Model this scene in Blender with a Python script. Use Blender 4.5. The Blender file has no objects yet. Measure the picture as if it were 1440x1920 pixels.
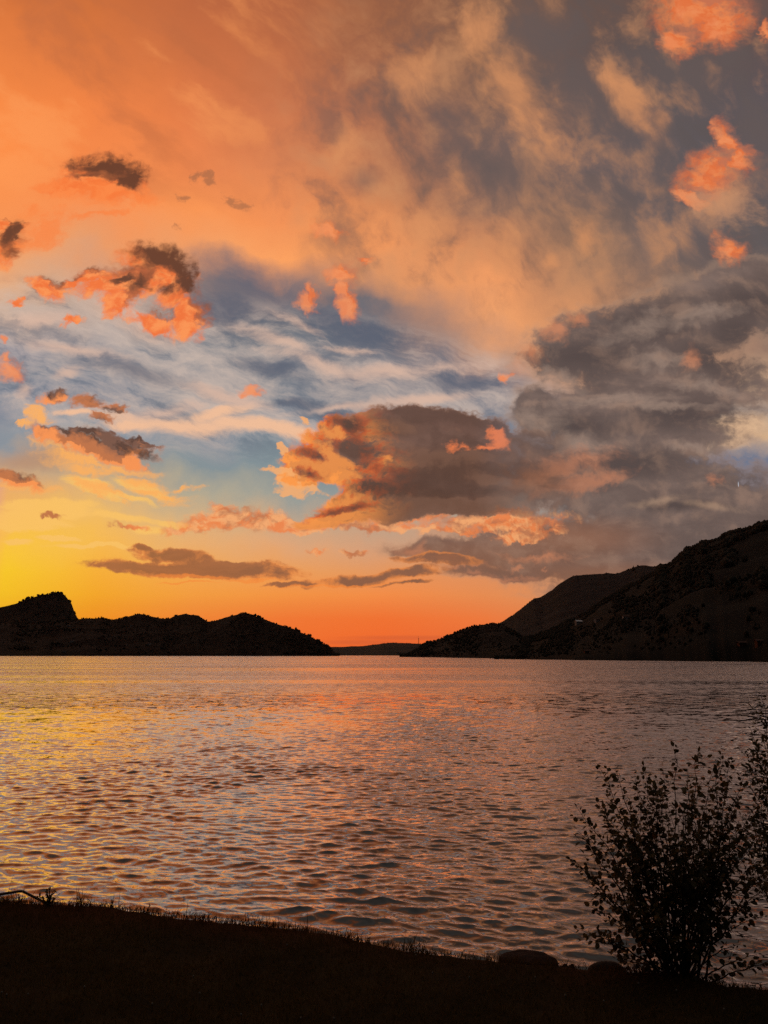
import bpy, bmesh, math, random
import numpy as np
from mathutils import Vector, Matrix

scene = bpy.context.scene
C = scene.collection
random.seed(7)
RNG = np.random.default_rng(11)

# ------------------------------------------------------------------ camera
F = 1442.0                       # focal length in photo pixels (1440 x 1920)
PITCH = math.radians(10.53)      # camera looks slightly up; the lake horizon is at row 1228
HW = 4.2                         # eye height above the lake
EYE_LAWN = 1.6                   # eye height above the lawn
LAWN = HW - EYE_LAWN
cam_data = bpy.data.cameras.new("camera")
cam = bpy.data.objects.new("camera", cam_data)
C.objects.link(cam)
cam.location = (0, 0, HW)
cam.rotation_euler = (math.radians(90) + PITCH, 0, 0)
cam_data.sensor_fit = 'VERTICAL'
cam_data.sensor_height = 36.0
cam_data.lens = 36.0 * F / 1920.0
cam_data.clip_start = 0.05
cam_data.clip_end = 60000
scene.camera = cam

scene.view_settings.view_transform = 'Standard'
scene.view_settings.look = 'None'
scene.view_settings.gamma = 1
scene.view_settings.exposure = 0
scene.cycles.use_denoising = False
scene.cycles.use_adaptive_sampling = True
scene.cycles.adaptive_threshold = 0.02
scene.cycles.max_bounces = 6
scene.cycles.diffuse_bounces = 2
scene.cycles.glossy_bounces = 3
scene.cycles.transmission_bounces = 3
scene.cycles.volume_bounces = 0
scene.cycles.sample_clamp_indirect = 4.0
scene.cycles.caustics_reflective = False
scene.cycles.caustics_refractive = False

def uv(px, py):
    """compass-fixed sky coordinates (east/north, up/north) of a sight line"""
    X = (px - 720.0) / F
    Y = (960.0 - py) / F
    d = math.cos(PITCH) - Y * math.sin(PITCH)
    return X / d, (math.sin(PITCH) + Y * math.cos(PITCH)) / d

def uscale(py):
    Y = (960.0 - py) / F
    return 1.0 / (math.cos(PITCH) - Y * math.sin(PITCH)) / F

def vscale(py):
    return (uv(0, py - 1)[1] - uv(0, py + 1)[1]) / 2

def lin(c):
    r = []
    for x in c:
        x = x / 255.0
        r.append(x / 12.92 if x <= 0.04045 else ((x + 0.055) / 1.055) ** 2.4)
    return (r[0], r[1], r[2], 1.0)

# ------------------------------------------------------------------ sky
SUN_AZ, SUN_EL = math.radians(-30), math.radians(1.2)
world = bpy.data.worlds.new("World")
world.use_nodes = True
WT = world.node_tree
WT.nodes.clear()

class E:
    """a node socket with arithmetic"""
    def __init__(s, sock): s.s = sock
    def __add__(a, b): return m('ADD', a, b)
    __radd__ = __add__
    def __sub__(a, b): return m('SUBTRACT', a, b)
    def __rsub__(a, b): return m('SUBTRACT', b, a)
    def __mul__(a, b): return m('MULTIPLY', a, b)
    __rmul__ = __mul__
    def __truediv__(a, b): return m('DIVIDE', a, b)

TREE = [WT]
def node(t, **kw):
    n = TREE[-1].nodes.new(t)
    for k, v in kw.items(): setattr(n, k, v)
    return n
def put(inp, v):
    if isinstance(v, E): TREE[-1].links.new(v.s, inp)
    elif v is not None: inp.default_value = v
def m(op, a, b=None, c=None, clamp=False):
    n = node('ShaderNodeMath', operation=op, use_clamp=clamp)
    put(n.inputs[0], a)
    if b is not None: put(n.inputs[1], b)
    if c is not None: put(n.inputs[2], c)
    return E(n.outputs[0])
def step(x, a, b, lo=0.0, hi=1.0, kind='SMOOTHSTEP'):
    n = node('ShaderNodeMapRange', interpolation_type=kind)
    put(n.inputs['Value'], x)
    for i, v in ((1, a), (2, b), (3, lo), (4, hi)): put(n.inputs[i], v)
    return E(n.outputs[0])
def xyz(x, y, z=0.0):
    n = node('ShaderNodeCombineXYZ')
    put(n.inputs[0], x); put(n.inputs[1], y); put(n.inputs[2], z)
    return E(n.outputs[0])
def mapping(v, loc=(0, 0, 0), rot=0.0, scale=(1, 1, 1), kind='POINT'):
    n = node('ShaderNodeMapping', vector_type=kind)
    put(n.inputs['Vector'], v)
    n.inputs['Location'].default_value = loc
    n.inputs['Rotation'].default_value = (0, 0, rot)
    n.inputs['Scale'].default_value = scale
    return E(n.outputs[0])
def streaks(v, seed, ang, sx, sy):
    """noise coordinates stretched along a line tilted by ang degrees"""
    return mapping(v, (seed * 0.37, seed * 0.53, 0), math.radians(ang), (1 / sx, 1 / sy, 1), 'TEXTURE')
def noise(v, scale=1.0, detail=6.0, rough=0.55, dist=0.0, color=False, dims='2D', lac=2.0):
    n = node('ShaderNodeTexNoise', noise_dimensions=dims)
    put(n.inputs['Vector'], v)
    n.inputs['Scale'].default_value = scale
    n.inputs['Detail'].default_value = detail
    n.inputs['Roughness'].default_value = rough
    n.inputs['Distortion'].default_value = dist
    n.inputs['Lacunarity'].default_value = lac
    return E(n.outputs['Color' if color else 0])
def vmath(op, a, b=None, s=None):
    n = node('ShaderNodeVectorMath', operation=op)
    put(n.inputs[0], a)
    if b is not None: put(n.inputs[1], b)
    if s is not None: put(n.inputs['Scale'], s)
    return E(n.outputs['Value' if op in ('LENGTH', 'DOT_PRODUCT') else 'Vector'])
def mix(a, b, t, blend='MIX'):
    n = node('ShaderNodeMix', data_type='RGBA', blend_type=blend)
    put(n.inputs[0], t); put(n.inputs[6], a); put(n.inputs[7], b)
    return E(n.outputs[2])
def ramp(x, stops, interp='LINEAR'):
    n = node('ShaderNodeValToRGB')
    put(n.inputs[0], x)
    r = n.color_ramp
    r.interpolation = interp
    stops = sorted(stops)
    while len(r.elements) < len(stops): r.elements.new(0.5)
    for e, (p, c) in zip(r.elements, stops): e.position = p
    for e, (p, c) in zip(r.elements, stops): e.color = c
    return E(n.outputs[0])

def madd(a, b, c): return m('MULTIPLY_ADD', a, b, c)
def blobs(p, lst, soft=0.12, sunward=False):
    """union of soft ellipses (px, py, rx, ry, tilt, weight) in sky coordinates p = (u, v):
    1 in the middle of an ellipse, 1/3 at its nominal edge, 0 beyond"""
    gt = bpy.data.node_groups.new("cloud_outline", 'ShaderNodeTree')
    for nm in ('u', 'v'): gt.interface.new_socket(nm, in_out='INPUT', socket_type='NodeSocketFloat')
    gt.interface.new_socket('d', in_out='OUTPUT', socket_type='NodeSocketFloat')
    TREE.append(gt)
    gi = node('NodeGroupInput')
    gu, gv = E(gi.outputs[0]), E(gi.outputs[1])
    acc, last, tu, tv = None, None, None, None
    for bl in sorted(lst, key=lambda q: q[4] if len(q) > 4 else 0):
        cx, cy, rx, ry = bl[:4]
        ang = bl[4] if len(bl) > 4 else 0
        w = bl[5] if len(bl) > 5 else 1.0
        q = 3 if abs(ang) < 12 else 6
        t = -math.radians(round(ang / q) * q)
        ca, sa = math.cos(t), math.sin(t)
        if t != last:
            tu, tv = (gu, gv) if t == 0 else (madd(gu, ca, gv * -sa), madd(gu, sa, gv * ca))
            last = t
        a, b = uv(cx, cy)
        a, b = a * ca - b * sa, a * sa + b * ca
        su, sv = 1 / (1.5 * rx * w * uscale(cy)), 1 / (1.5 * ry * w * vscale(cy))
        X, Y = madd(tu, su, -a * su), madd(tv, sv, -b * sv)
        R = madd(X, X, Y * Y)
        acc = R if acc is None else m('SMOOTH_MIN', acc, R, soft * 2)
    res = m('SUBTRACT', 1.0, m('SQRT', m('MAXIMUM', acc, 0.0)), clamp=True)
    go = node('NodeGroupOutput')
    gt.links.new(res.s, go.inputs[0])
    TREE.pop()
    def call(pp):
        n = node('ShaderNodeGroup')
        n.node_tree = gt
        put(n.inputs[0], pp[0]); put(n.inputs[1], pp[1])
        return E(n.outputs[0])
    if sunward:                       # also the density a little way towards the sun: the slope of the cloud's flank
        d0 = call(p)
        return d0, d0 - call((p[0] - 0.0133, p[1] - 0.0118))
    return call(p)
def blob(p, *a): return blobs(p, [a])
def det(D, n, k):
    """density with its noise, the noise kept to where the cloud is"""
    return D + n * k * m('MULTIPLY', D, 3.5, clamp=True)
def build_sky():
    tc = node('ShaderNodeTexCoord')
    sep = node('ShaderNodeSeparateXYZ')
    put(sep.inputs[0], E(tc.outputs['Generated']))
    dx, dy, dz = (E(o) for o in sep.outputs)
    yy = m('MAXIMUM', m('ABSOLUTE', dy), 0.12)
    u, v = dx / yy, m('MAXIMUM', dz, 0.0) / yy
    u = m('MINIMUM', m('MAXIMUM', u, -3.0), 3.0)
    v = m('MINIMUM', v, 3.0)
    PV = xyz(u, v, 0.0)
    # wandering of the edges, larger and smaller
    w1u = noise(PV, 5.0, 3, 0.5) - 0.5
    w1v = noise(mapping(PV, (7.3, 2.9, 0)), 5.0, 3, 0.5) - 0.5
    w2u = noise(mapping(PV, (3.1, 1.7, 0)), 16.0, 6, 0.6) - 0.5
    w2v = noise(mapping(PV, (5.7, 8.1, 0)), 16.0, 6, 0.6) - 0.5
    hv = step(v, 0.05, 0.22)                                    # the air near the horizon is undisturbed
    ua = u + (w1u * 0.10 + w2u * 0.05) * hv                     # high veil
    va = v + (w1v * 0.10 + w2v * 0.05) * hv
    P = (u, v)
    PB = (u + w1u * 0.03 + w2u * 0.022, v + w1v * 0.03 + w2v * 0.022)   # cumulus
    PBV = xyz(PB[0], PB[1], 0.0)
    # --- veil and clear sky: colour by height and compass direction
    xs = (0, 180, 360, 540, 720, 900, 1080, 1260, 1440)
    rows = {
        -420: [(120, 112, 108)] * 9,
        -180: [(168, 108, 76), (160, 104, 76), (150, 100, 76), (140, 96, 76), (128, 94, 78), (116, 92, 82), (110, 90, 84), (108, 90, 84), (108, 88, 84)],
        0:    [(214, 116, 60), (206, 112, 60), (190, 104, 64), (176, 100, 66), (152, 96, 68), (122, 90, 74), (106, 83, 74), (104, 82, 76), (106, 82, 76)],
        100:  [(236, 130, 66), (222, 122, 66), (202, 112, 68), (188, 108, 70), (162, 103, 74), (134, 98, 78), (104, 84, 78), (94, 82, 80), (98, 82, 80)],
        200:  [(252, 140, 70), (242, 133, 70), (226, 125, 74), (202, 118, 78), (164, 108, 82), (134, 100, 84), (108, 89, 84), (98, 88, 88), (92, 84, 88)],
        300:  [(255, 146, 76), (247, 138, 74), (240, 137, 80), (222, 132, 84), (176, 116, 86), (128, 100, 90), (106, 92, 92), (96, 89, 92), (92, 86, 90)],
        400:  [(250, 150, 84), (250, 146, 84), (252, 152, 86), (246, 148, 88), (210, 134, 88), (152, 112, 92), (136, 106, 90), (102, 93, 94), (102, 92, 92)],
        470:  [(246, 164, 104), (236, 156, 104), (244, 158, 100), (255, 164, 98), (246, 156, 96), (206, 136, 94), (160, 120, 94), (112, 98, 96), (98, 92, 94)],
        530:  [(232, 176, 132), (206, 160, 132), (150, 126, 118), (134, 116, 116), (222, 150, 102), (246, 160, 102), (180, 130, 98), (130, 106, 94), (110, 98, 96)],
        585:  [(196, 172, 156), (184, 158, 142), (114, 114, 121), (102, 104, 113), (118, 111, 115), (244, 164, 108), (220, 150, 102), (150, 118, 98), (120, 104, 98)],
        640:  [(158, 152, 158), (164, 156, 156), (144, 143, 146), (126, 127, 132), (103, 107, 118), (204, 150, 118), (246, 166, 112), (190, 138, 106), (150, 120, 104)],
        700:  [(136, 140, 149), (136, 139, 148), (142, 143, 148), (137, 138, 143), (152, 143, 144), (120, 119, 129), (190, 144, 118), (190, 150, 120), (206, 168, 136)],
        760:  [(128, 136, 150), (134, 138, 149), (147, 145, 148), (130, 135, 143), (118, 124, 135), (108, 117, 132), (130, 130, 138), (160, 146, 134), (150, 142, 138)],
        820:  [(140, 148, 156), (128, 144, 158), (132, 142, 152), (128, 138, 150), (126, 137, 149), (116, 130, 148), (130, 132, 140), (190, 164, 136), (216, 178, 140)],
        870:  [(204, 166, 130), (176, 164, 142), (136, 148, 152), (128, 145, 151), (126, 141, 150), (118, 134, 150), (110, 126, 146), (100, 120, 146), (96, 116, 144)],
        920:  [(238, 176, 106), (222, 178, 122), (184, 172, 146), (158, 160, 152), (150, 154, 152), (146, 148, 148), (130, 134, 142), (110, 124, 144), (100, 118, 142)],
        970:  [(252, 190, 84), (244, 190, 104), (220, 180, 130), (202, 170, 138), (190, 164, 140), (178, 158, 140), (160, 146, 134), (140, 130, 124), (120, 120, 124)],
        1020: [(255, 202, 62), (252, 190, 84), (240, 178, 112), (228, 170, 124), (218, 162, 124), (208, 156, 124), (186, 142, 114), (160, 126, 108), (140, 116, 104)],
        1070: [(255, 206, 42), (255, 182, 58), (250, 172, 82), (244, 164, 94), (236, 156, 98), (228, 150, 100), (222, 148, 102), (196, 132, 98), (170, 118, 94)],
        1115: [(255, 200, 36), (255, 174, 42), (255, 164, 66), (255, 154, 70), (255, 147, 74), (242, 146, 84), (234, 152, 98), (214, 140, 94), (190, 124, 88)],
        1160: [(255, 180, 30), (255, 154, 34), (255, 140, 54), (255, 126, 54), (255, 120, 52), (252, 128, 64), (238, 140, 82), (220, 132, 84), (200, 120, 80)],
        1200: [(255, 168, 26), (255, 146, 30), (255, 130, 46), (255, 118, 48), (255, 112, 48), (246, 114, 56), (228, 124, 72), (210, 120, 76), (190, 112, 74)],
        1235: [(250, 166, 20), (250, 132, 26), (250, 114, 36), (246, 100, 42), (236, 94, 46), (222, 98, 54), (210, 112, 68), (196, 110, 70), (180, 104, 70)],
    }
    U0 = 0.75
    base, last = None, None
    for py in sorted(rows):
        st = [((uv(x, py)[0] + U0) / (2 * U0), lin(c)) for x, c in zip(xs, rows[py])]
        if py > 880:                                             # orange added to the unseen sky at left, to redden the lake's reflections
            o = rows[py][1]
            st = [((uv(-70, py)[0] + U0) / (2 * U0), lin((o[0], int(o[1] * 0.84), int(o[2] * 1.15 + 20))))] + st
        c = ramp(step(ua, -U0, U0, 0, 1, 'LINEAR'), st)
        vv = uv(720, py)[1]
        base = c if base is None else mix(base, c, step(va, last, vv, 0, 1, 'LINEAR'))
        last = vv

    # --- mottled veil high up on the right: fallstreaks of peach and slate
    fs = streaks(PBV, 1, -62, 6.2, 9.0)
    n1 = noise(fs, 1.0, 8, 0.58, 0.25)
    n2 = noise(streaks(PBV, 7, -66, 14, 21), 1.0, 7, 0.6, 0.2)
    mot = n1 * 0.62 + n2 * 0.38
    wz = step(blobs(P, [(960, 250, 430, 330), (1150, 120, 380, 260), (820, 420, 300, 140, -20), (1250, 420, 240, 200)], 0.2), 0.12, 0.6)
    base = mix(base, lin((206, 144, 100)), step(mot, 0.46, 0.70) * wz * 0.62)
    base = mix(base, lin((94, 84, 82)), step(mot, 0.54, 0.32) * wz * 0.64)
    # named streaks of the veil
    pk = blobs(PB, [(760, 150, 46, 62, -10), (970, 170, 52, 120, 32), (905, 60, 44, 60, 25), (1095, 445, 28, 40, 0, .9), (1030, 490, 16, 14, 0, .9), (640, 270, 36, 70, 5, .8),
                    (800, 440, 60, 60, 0, .8), (940, 470, 40, 70, 8, .8), (850, 330, 30, 80, 12, .7), (1185, 200, 40, 110, 38, .75), (1240, 230, 50, 50, 0, .5), (1370, 370, 60, 50, 20, 0.7)], 0.1)
    base = mix(base, lin((220, 148, 98)), step(det(pk, mot - 0.5, 2.4), 0.0, 1.10) * 0.66)
    sl = blobs(PB, [(1010, 60, 90, 70, 20), (1090, 190, 60, 150, 32), (850, 250, 60, 120, 30), (960, 330, 130, 60, 10), (1290, 130, 110, 70, 0), (1250, 330, 50, 110, 15), (1180, 370, 60, 60, 0, .7), (680, 340, 60, 46, 20, .7), (1330, 470, 90, 60, 0, .9), (1420, 260, 50, 120, 0, .8)], 0.1)
    base = mix(base, lin((102, 89, 87)), step(det(sl, mot - 0.5, -1.6), 0.0, 1.05) * 0.62)
    # left half: faint lighter and darker drifts in the orange
    nl = noise(streaks(PBV, 5, -38, 3.4, 7.5), 1.0, 7, 0.58, 0.2)
    wl = step(u, 0.05, -0.35) * step(v, 0.55, 0.75)
    base = mix(base, lin((188, 106, 66)), step(nl, 0.49, 0.30) * wl * 0.5)
    base = mix(base, lin((255, 160, 92)), step(nl, 0.51, 0.68) * wl * 0.5)

    # --- cirrus over the blue window
    ci = noise(streaks(PBV, 3, -13, 4.2, 16), 1.0, 8, 0.62, 0.4)
    cj = noise(streaks(PBV, 9, -20, 13, 34), 1.0, 8, 0.68, 0.3)
    cir = ci * 0.6 + cj * 0.4
    wc = step(blobs(P, [(330, 700, 480, 130, -6), (620, 690, 380, 90, -10), (110, 640, 240, 110)], 0.2), 0.10, 0.5)
    base = mix(base, lin((210, 188, 174)), step(cir, 0.38, 0.66) * wc * 0.78)
    base = mix(base, lin((98, 106, 120)), step(cir, 0.48, 0.36) * wc * 0.5)
    st = blobs(PB, [(350, 795, 150, 17, -3), (480, 802, 150, 14, -9), (405, 775, 60, 12, 8), (560, 815, 60, 10, -8), (250, 800, 60, 9, 4), (150, 782, 46, 7, -4, .8)], 0.1)
    base = mix(base, lin((244, 192, 154)), step(det(st, cir - 0.5, 2.2), 0.0, 0.85) * 0.95)
    s2 = blobs(PB, [(520, 640, 90, 13, -24), (600, 685, 110, 16, -16), (720, 700, 110, 15, 4), (830, 690, 80, 14, 10), (560, 610, 60, 9, -30), (660, 660, 60, 8, -6), (130, 650, 110, 13, -12), (60, 600, 80, 16, 0), (250, 600, 90, 22, -20), (430, 745, 80, 11, -20),
                    (310, 770, 70, 13, 12), (780, 745, 90, 10, 6), (640, 765, 90, 9, 8), (130, 700, 26, 14, 20), (40, 735, 24, 22, 60, .8)], 0.1)
    base = mix(base, lin((222, 184, 162)), step(det(s2, cir - 0.5, 2.2), 0.0, 1.0) * 0.8)
    dk = blobs(PB, [(460, 530, 110, 40, -22), (600, 590, 130, 32, -22), (690, 625, 60, 26, -20), (420, 570, 70, 40, 0), (860, 715, 90, 17, -3), (500, 690, 70, 18, -12), (250, 695, 120, 18, -12), (560, 760, 70, 12, 0, .8), (640, 780, 60, 10, 0, .7)], 0.1)
    base = mix(base, lin((90, 96, 112)), step(det(dk, cir - 0.5, -1.4), 0.0, 0.95) * 0.72)
    # right edge gap
    rg = blobs(PB, [(1420, 718, 40, 22, 10), (1400, 800, 46, 24, 15), (1370, 832, 50, 12, 4)], 0.1)
    base = mix(base, lin((232, 190, 150)), step(det(rg, cir - 0.5, 2.2), 0.0, 0.8) * 0.85)

    # --- thin sunlit shreds low on the left
    lo = noise(streaks(PBV, 11, -9, 8, 40), 1.0, 7, 0.64, 0.3)
    sy = blobs(PB, [(60, 962, 110, 20, 2), (30, 985, 90, 12, 0), (190, 922, 70, 10, -18), (250, 935, 60, 7, -14), (280, 918, 60, 12, -20), (170, 905, 50, 9, -12), (240, 975, 90, 9, -6), (330, 985, 60, 9, -4), (100, 1010, 40, 4, -3), (180, 1025, 90, 4, -3), (25, 1015, 30, 6, 0), (40, 945, 50, 8, -6), (280, 992, 40, 10, 0), (260, 1032, 80, 5, -6)], 0.1)
    base = mix(base, lin((255, 198, 104)), step(det(sy, lo - 0.5, 1.3), 0.16, 0.6) * 0.85)
    gy = blobs(PB, [(70, 860, 110, 26, 4)], 0.1)
    base = mix(base, lin((186, 142, 112)), step(det(gy, lo - 0.5, 0.4), 0.2, 0.9) * 0.7)
    # rose haze bar low over the far shore
    hb = blobs(P, [(760, 1196, 130, 5, 0), (680, 1204, 120, 7, 0, .8)], 0.1)
    base = mix(base, lin((204, 92, 56)), step(hb, 0.1, 0.8) * 0.4)

    # --- cloud texture shared by the lower layers
    big = mapping(PBV, (0.3, 0.7, 0.1), 0, (12, 17, 1))
    N1 = noise(big, 1.0, 8, 0.58, 0.25)
    SH = noise(mapping(PBV, (0.3 - 0.16, 0.7 - 0.20, 0.1), 0, (12, 17, 1)), 1.0, 5, 0.55, 0.25)
    relief = (N1 - SH)                                          # > 0 on flanks turned to the sunset
    N2 = noise(mapping(PBV, (4, 4, 4), 0, (34, 48, 1)), 1.0, 6, 0.6, 0.2)
    N3 = noise(mapping(PBV, (2.2, 6.1, 0), 0, (88, 110, 1)), 1.0, 5, 0.62)
    NF = N1 * 0.65 + N2 * 0.35 - 0.5
    NS = N1 * 0.38 + N2 * 0.43 + N3 * 0.19 - 0.5
    w3u = noise(mapping(PBV, (9.1, 2.4, 0), 0, (46, 46, 1)), 1.0, 3, 0.6) - 0.5
    w3v = noise(mapping(PBV, (1.3, 7.7, 0), 0, (46, 46, 1)), 1.0, 3, 0.6) - 0.5
    PS = (PB[0] + w3u * 0.030, PB[1] + w3v * 0.024)
    flat = noise(mapping(PBV, (7, 7, 1), math.radians(4), (6, 34, 1)), 1.0, 7, 0.58, 0.4)
    NL = flat * 0.6 + N2 * 0.4 - 0.5

    # grey bank filling the right side
    D = blobs(PB, [(1130, 640, 150, 62, 10), (1300, 600, 190, 66, 14), (1250, 720, 190, 80), (1190, 800, 200, 90), (1130, 880, 200, 80), (1250, 930, 220, 80),
                   (1120, 1010, 260, 56), (1000, 1048, 200, 30, -2), (850, 1032, 120, 20, -4), (1330, 1010, 260, 90), (1410, 540, 120, 50, 12), (960, 1072, 130, 14), (1010, 770, 60, 60, 0, .9), (1440, 960, 120, 44), (1300, 1070, 300, 60), (1150, 1072, 130, 18)], 0.15)
    d = det(D, NS, 0.95) + NL * 0.25
    a = step(d, 0.06, 0.52)
    tone = flat * 0.36 + N1 * 0.40 + N2 * 0.24
    g = mix(lin((103, 87, 82)), lin((126, 106, 98)), step(tone, 0.36, 0.66))
    drk = blobs(PB, [(1110, 665, 130, 44, 4), (1230, 610, 120, 44, 14), (1340, 660, 110, 50, 0), (1410, 570, 100, 44, 10), (1380, 620, 60, 40, 0), (1290, 780, 150, 40, 0, .8), (1180, 870, 190, 50, 0, .7), (1270, 945, 120, 14, 0, .7), (1080, 800, 100, 40, 0, .7)], 0.15)
    g = mix(g, lin((84, 72, 70)), step(det(drk, NS, 0.55), 0.0, 0.9) * 0.9)
    warm = blobs(P, [(860, 1050, 300, 60), (1060, 1010, 240, 60, 0, .7), (1000, 900, 140, 60, 0, .5), (1120, 1080, 240, 40, 0, .8)], 0.2)
    g = mix(g, lin((152, 100, 72)), step(warm, 0.05, 0.9) * 0.6)
    pale = blobs(PS, [(1235, 670, 60, 18, 0), (1310, 590, 100, 18, 14), (1160, 745, 130, 14, 2), (1060, 706, 60, 16, -18), (1320, 720, 80, 16, -10), (1010, 790, 70, 34, 0), (1210, 610, 80, 22, 20), (990, 700, 36, 18, -30), (1060, 722, 50, 10, -14), (1250, 760, 120, 12, 0), (1090, 840, 70, 30, -10, .9), (1300, 840, 80, 14, -10, .7)], 0.1)
    g = mix(g, lin((170, 144, 128)), step(det(pale, NS * 0.5 + NL * 0.5, 2.0), 0.05, 1.15) * 0.55)
    g = mix(g, lin((172, 136, 114)), step(relief + NS * 0.35, -0.04, 0.24) * 0.3)
    g = mix(g, lin((212, 168, 136)), step(d, 0.44, 0.20) * 0.5)                                   # thin edges pass the light
    pe = blobs(P, [(1235, 940, 60, 9, 9), (1330, 948, 80, 9, -9)], 0.1)
    g = mix(g, lin((182, 148, 122)), step(det(pe, NS, 2.2), 0.1, 1.1) * 0.5)
    pk2 = blobs(PS, [(1060, 870, 110, 26, 12), (1100, 905, 100, 16, 8), (1020, 1040, 80, 9), (940, 1080, 100, 9), (775, 1036, 46, 18, -30), (1345, 900, 16, 12, -40, 1.2), (1290, 668, 20, 20, 0), (1040, 880, 40, 12), (860, 1060, 80, 5), (1020, 1062, 10, 4), (970, 1060, 12, 5)], 0.1)
    g = mix(g, lin((222, 140, 98)), step(det(pk2, NS, 2.2), 0.10, 1.1) * 0.5)
    g = mix(g, lin((236, 144, 94)), step(det(blobs(PS, [(1040, 612, 34, 18, -30), (990, 650, 36, 18, -20), (1085, 598, 22, 16), (970, 690, 20, 30)], .1), NS, 2.0), 0.1, 1.0) * 0.5)
    base = mix(base, g, a)

    # flat bars close to the horizon
    D = blobs(PB, [(320, 1040, 78, 13, -6), (380, 1069, 195, 14, -3), (470, 1072, 100, 17, -4), (255, 1062, 80, 7, 0), (690, 1084, 130, 12, 5), (770, 1076, 60, 12, 2), (560, 1098, 60, 4, 3), (270, 1026, 20, 5), (760, 1096, 50, 4, 2), (820, 1050, 80, 10, -4)], 0.1)
    d = det(D, NL * 0.7 + NS * 0.3, 1.7)
    a = step(d, 0.16, 0.42)
    g = mix(lin((158, 98, 62)), lin((134, 92, 72)), step(u, -0.30, 0.05))
    g = mix(g, lin((240, 142, 72)), step(D * 0.9 + NL * 2.2 + NS * 0.8, 0.62, 0.10) * 0.95)
    g = mix(g, lin((184, 112, 70)), step(flat, 0.42, 0.68) * 0.4)
    base = mix(base, g, a * 0.95)
    D = blobs(PB, [(360, 1091, 70, 2.5, 0), (640, 1098, 120, 3, 3), (360, 1079, 100, 4, -3), (470, 1090, 60, 4, -3)], 0.05)
    base = mix(base, lin((255, 142, 60)), step(det(D, NL, 1.2), 0.25, 0.7) * 0.6)

    # orange skirt under the great cloud and towards the left
    D = blobs(PS, [(640, 975, 80, 15, 6), (760, 970, 120, 12, 3), (900, 972, 130, 20, 2), (990, 975, 80, 14, 6), (500, 975, 70, 20, -4), (415, 975, 80, 17, 4), (360, 990, 60, 10, 4), (420, 958, 26, 15, -20), (545, 985, 60, 11, 0), (860, 994, 80, 9, 0), (668, 1031, 20, 6), (590, 1032, 18, 5, 0), (930, 985, 70, 10, 8), (1000, 995, 60, 10, 12), (250, 990, 40, 6, 0), (700, 985, 90, 8, 0)], 0.1)
    d = det(D, NS, 2.2)
    g = mix(lin((242, 134, 74)), lin((250, 172, 112)), step(N2, 0.42, 0.58))
    g = mix(g, lin((176, 104, 72)), step(relief + (N3 - 0.5) * 0.4, 0.05, -0.18) * 0.75)
    base = mix(base, g, step(d, 0.08, 0.64) * 0.92)

    # --- the great cloud in the middle
    D = blobs(PB, [(770, 850, 150, 76), (640, 862, 84, 52, -14), (880, 850, 130, 60, -8), (740, 930, 150, 42, 6), (650, 965, 80, 16, 10), (580, 872, 60, 26, -6), (960, 900, 130, 44, -4), (980, 850, 90, 40), (638, 808, 38, 30), (860, 940, 170, 26, 0), (760, 795, 110, 34, 0), (850, 800, 70, 34, 0), (560, 900, 44, 18, -6), (900, 820, 60, 40, 0)], 0.14, True)
    D, dS = D
    hole = blobs(PB, [(568, 928, 66, 26, 12)], .1)
    d = det(D, NS, 1.35) - hole * 0.5
    a = step(d, 0.17, 0.38) * step(u, uv(1110, 880)[0], uv(880, 880)[0], 0.15, 1.0)
    g = mix(lin((108, 80, 70)), lin((92, 65, 54)), step(v, 0.30, 0.20))
    g = mix(g, lin((122, 92, 80)), step(tone + NS * 0.4, 0.38, 0.66) * 0.6)
    drk = blobs(PB, [(740, 935, 150, 36, 6), (900, 890, 130, 24, 0), (850, 880, 120, 40), (700, 800, 80, 20)], 0.1)
    g = mix(g, lin((92, 66, 55)), step(det(drk, NS, 0.9), 0.08, 0.8) * 0.75)
    L = blobs(PS, [(575, 872, 66, 36, -10), (628, 812, 48, 40, 20), (600, 845, 54, 36, 20), (640, 915, 64, 22, -22), (640, 948, 54, 24, 35), (610, 968, 64, 16, 14), (720, 900, 34, 18, 10, .6), (660, 870, 40, 16, 0, .8), (712, 872, 26, 28, 0, .7), (600, 900, 44, 16, -20), (676, 900, 40, 18, -20)], 0.12)
    flank = dS * 1.2 + relief * 1.1
    lm = det(L, flank * 0.9 + NS * 0.5, 2.0)
    eside = step(blob(P, 582, 885, 165, 140), 0.12, 0.66)
    dl = D * 0.95 + (NS * 2.4 + (N3 - 0.5) * 0.5) - flank * 0.55
    lit = step(dl, 0.92, 0.22) * eside
    lit = m('MAXIMUM', lit, step(lm, 0.35, 1.15) * 0.75)
    L2 = blobs(PS, [(922, 822, 25, 20, -10), (860, 840, 26, 10, 0), (840, 834, 14, 16), (905, 838, 26, 9, 10)], 0.1)
    lit2 = step(det(L2, relief * 1.2 + NS * 0.8, 2.4), 0.12, 1.0)
    fold = NS * 1.5 + flank * 0.7 + (N3 - 0.5) * 0.5
    litc = mix(lin((224, 102, 50)), lin((255, 156, 76)), step(fold, -0.14, 0.24))
    litc = mix(litc, lin((132, 76, 54)), step(fold, -0.04, -0.28) * 0.7)
    g = mix(g, lin((150, 108, 86)), step(flank + NS * 0.2, 0.0, 0.26) * 0.3)
    g = mix(g, lin((84, 62, 54)), step(flank + NS * 0.2, 0.0, -0.24) * 0.4)
    edge = step(d, 0.46, 0.22)
    g = mix(g, lin((152, 112, 92)), edge * 0.7)
    g = mix(g, lin((255, 160, 84)), edge * eside * 0.6)
    g = mix(g, litc, lit)
    g = mix(g, lin((240, 128, 76)), lit2 * 0.9)
    base = mix(base, g, a)
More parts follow.
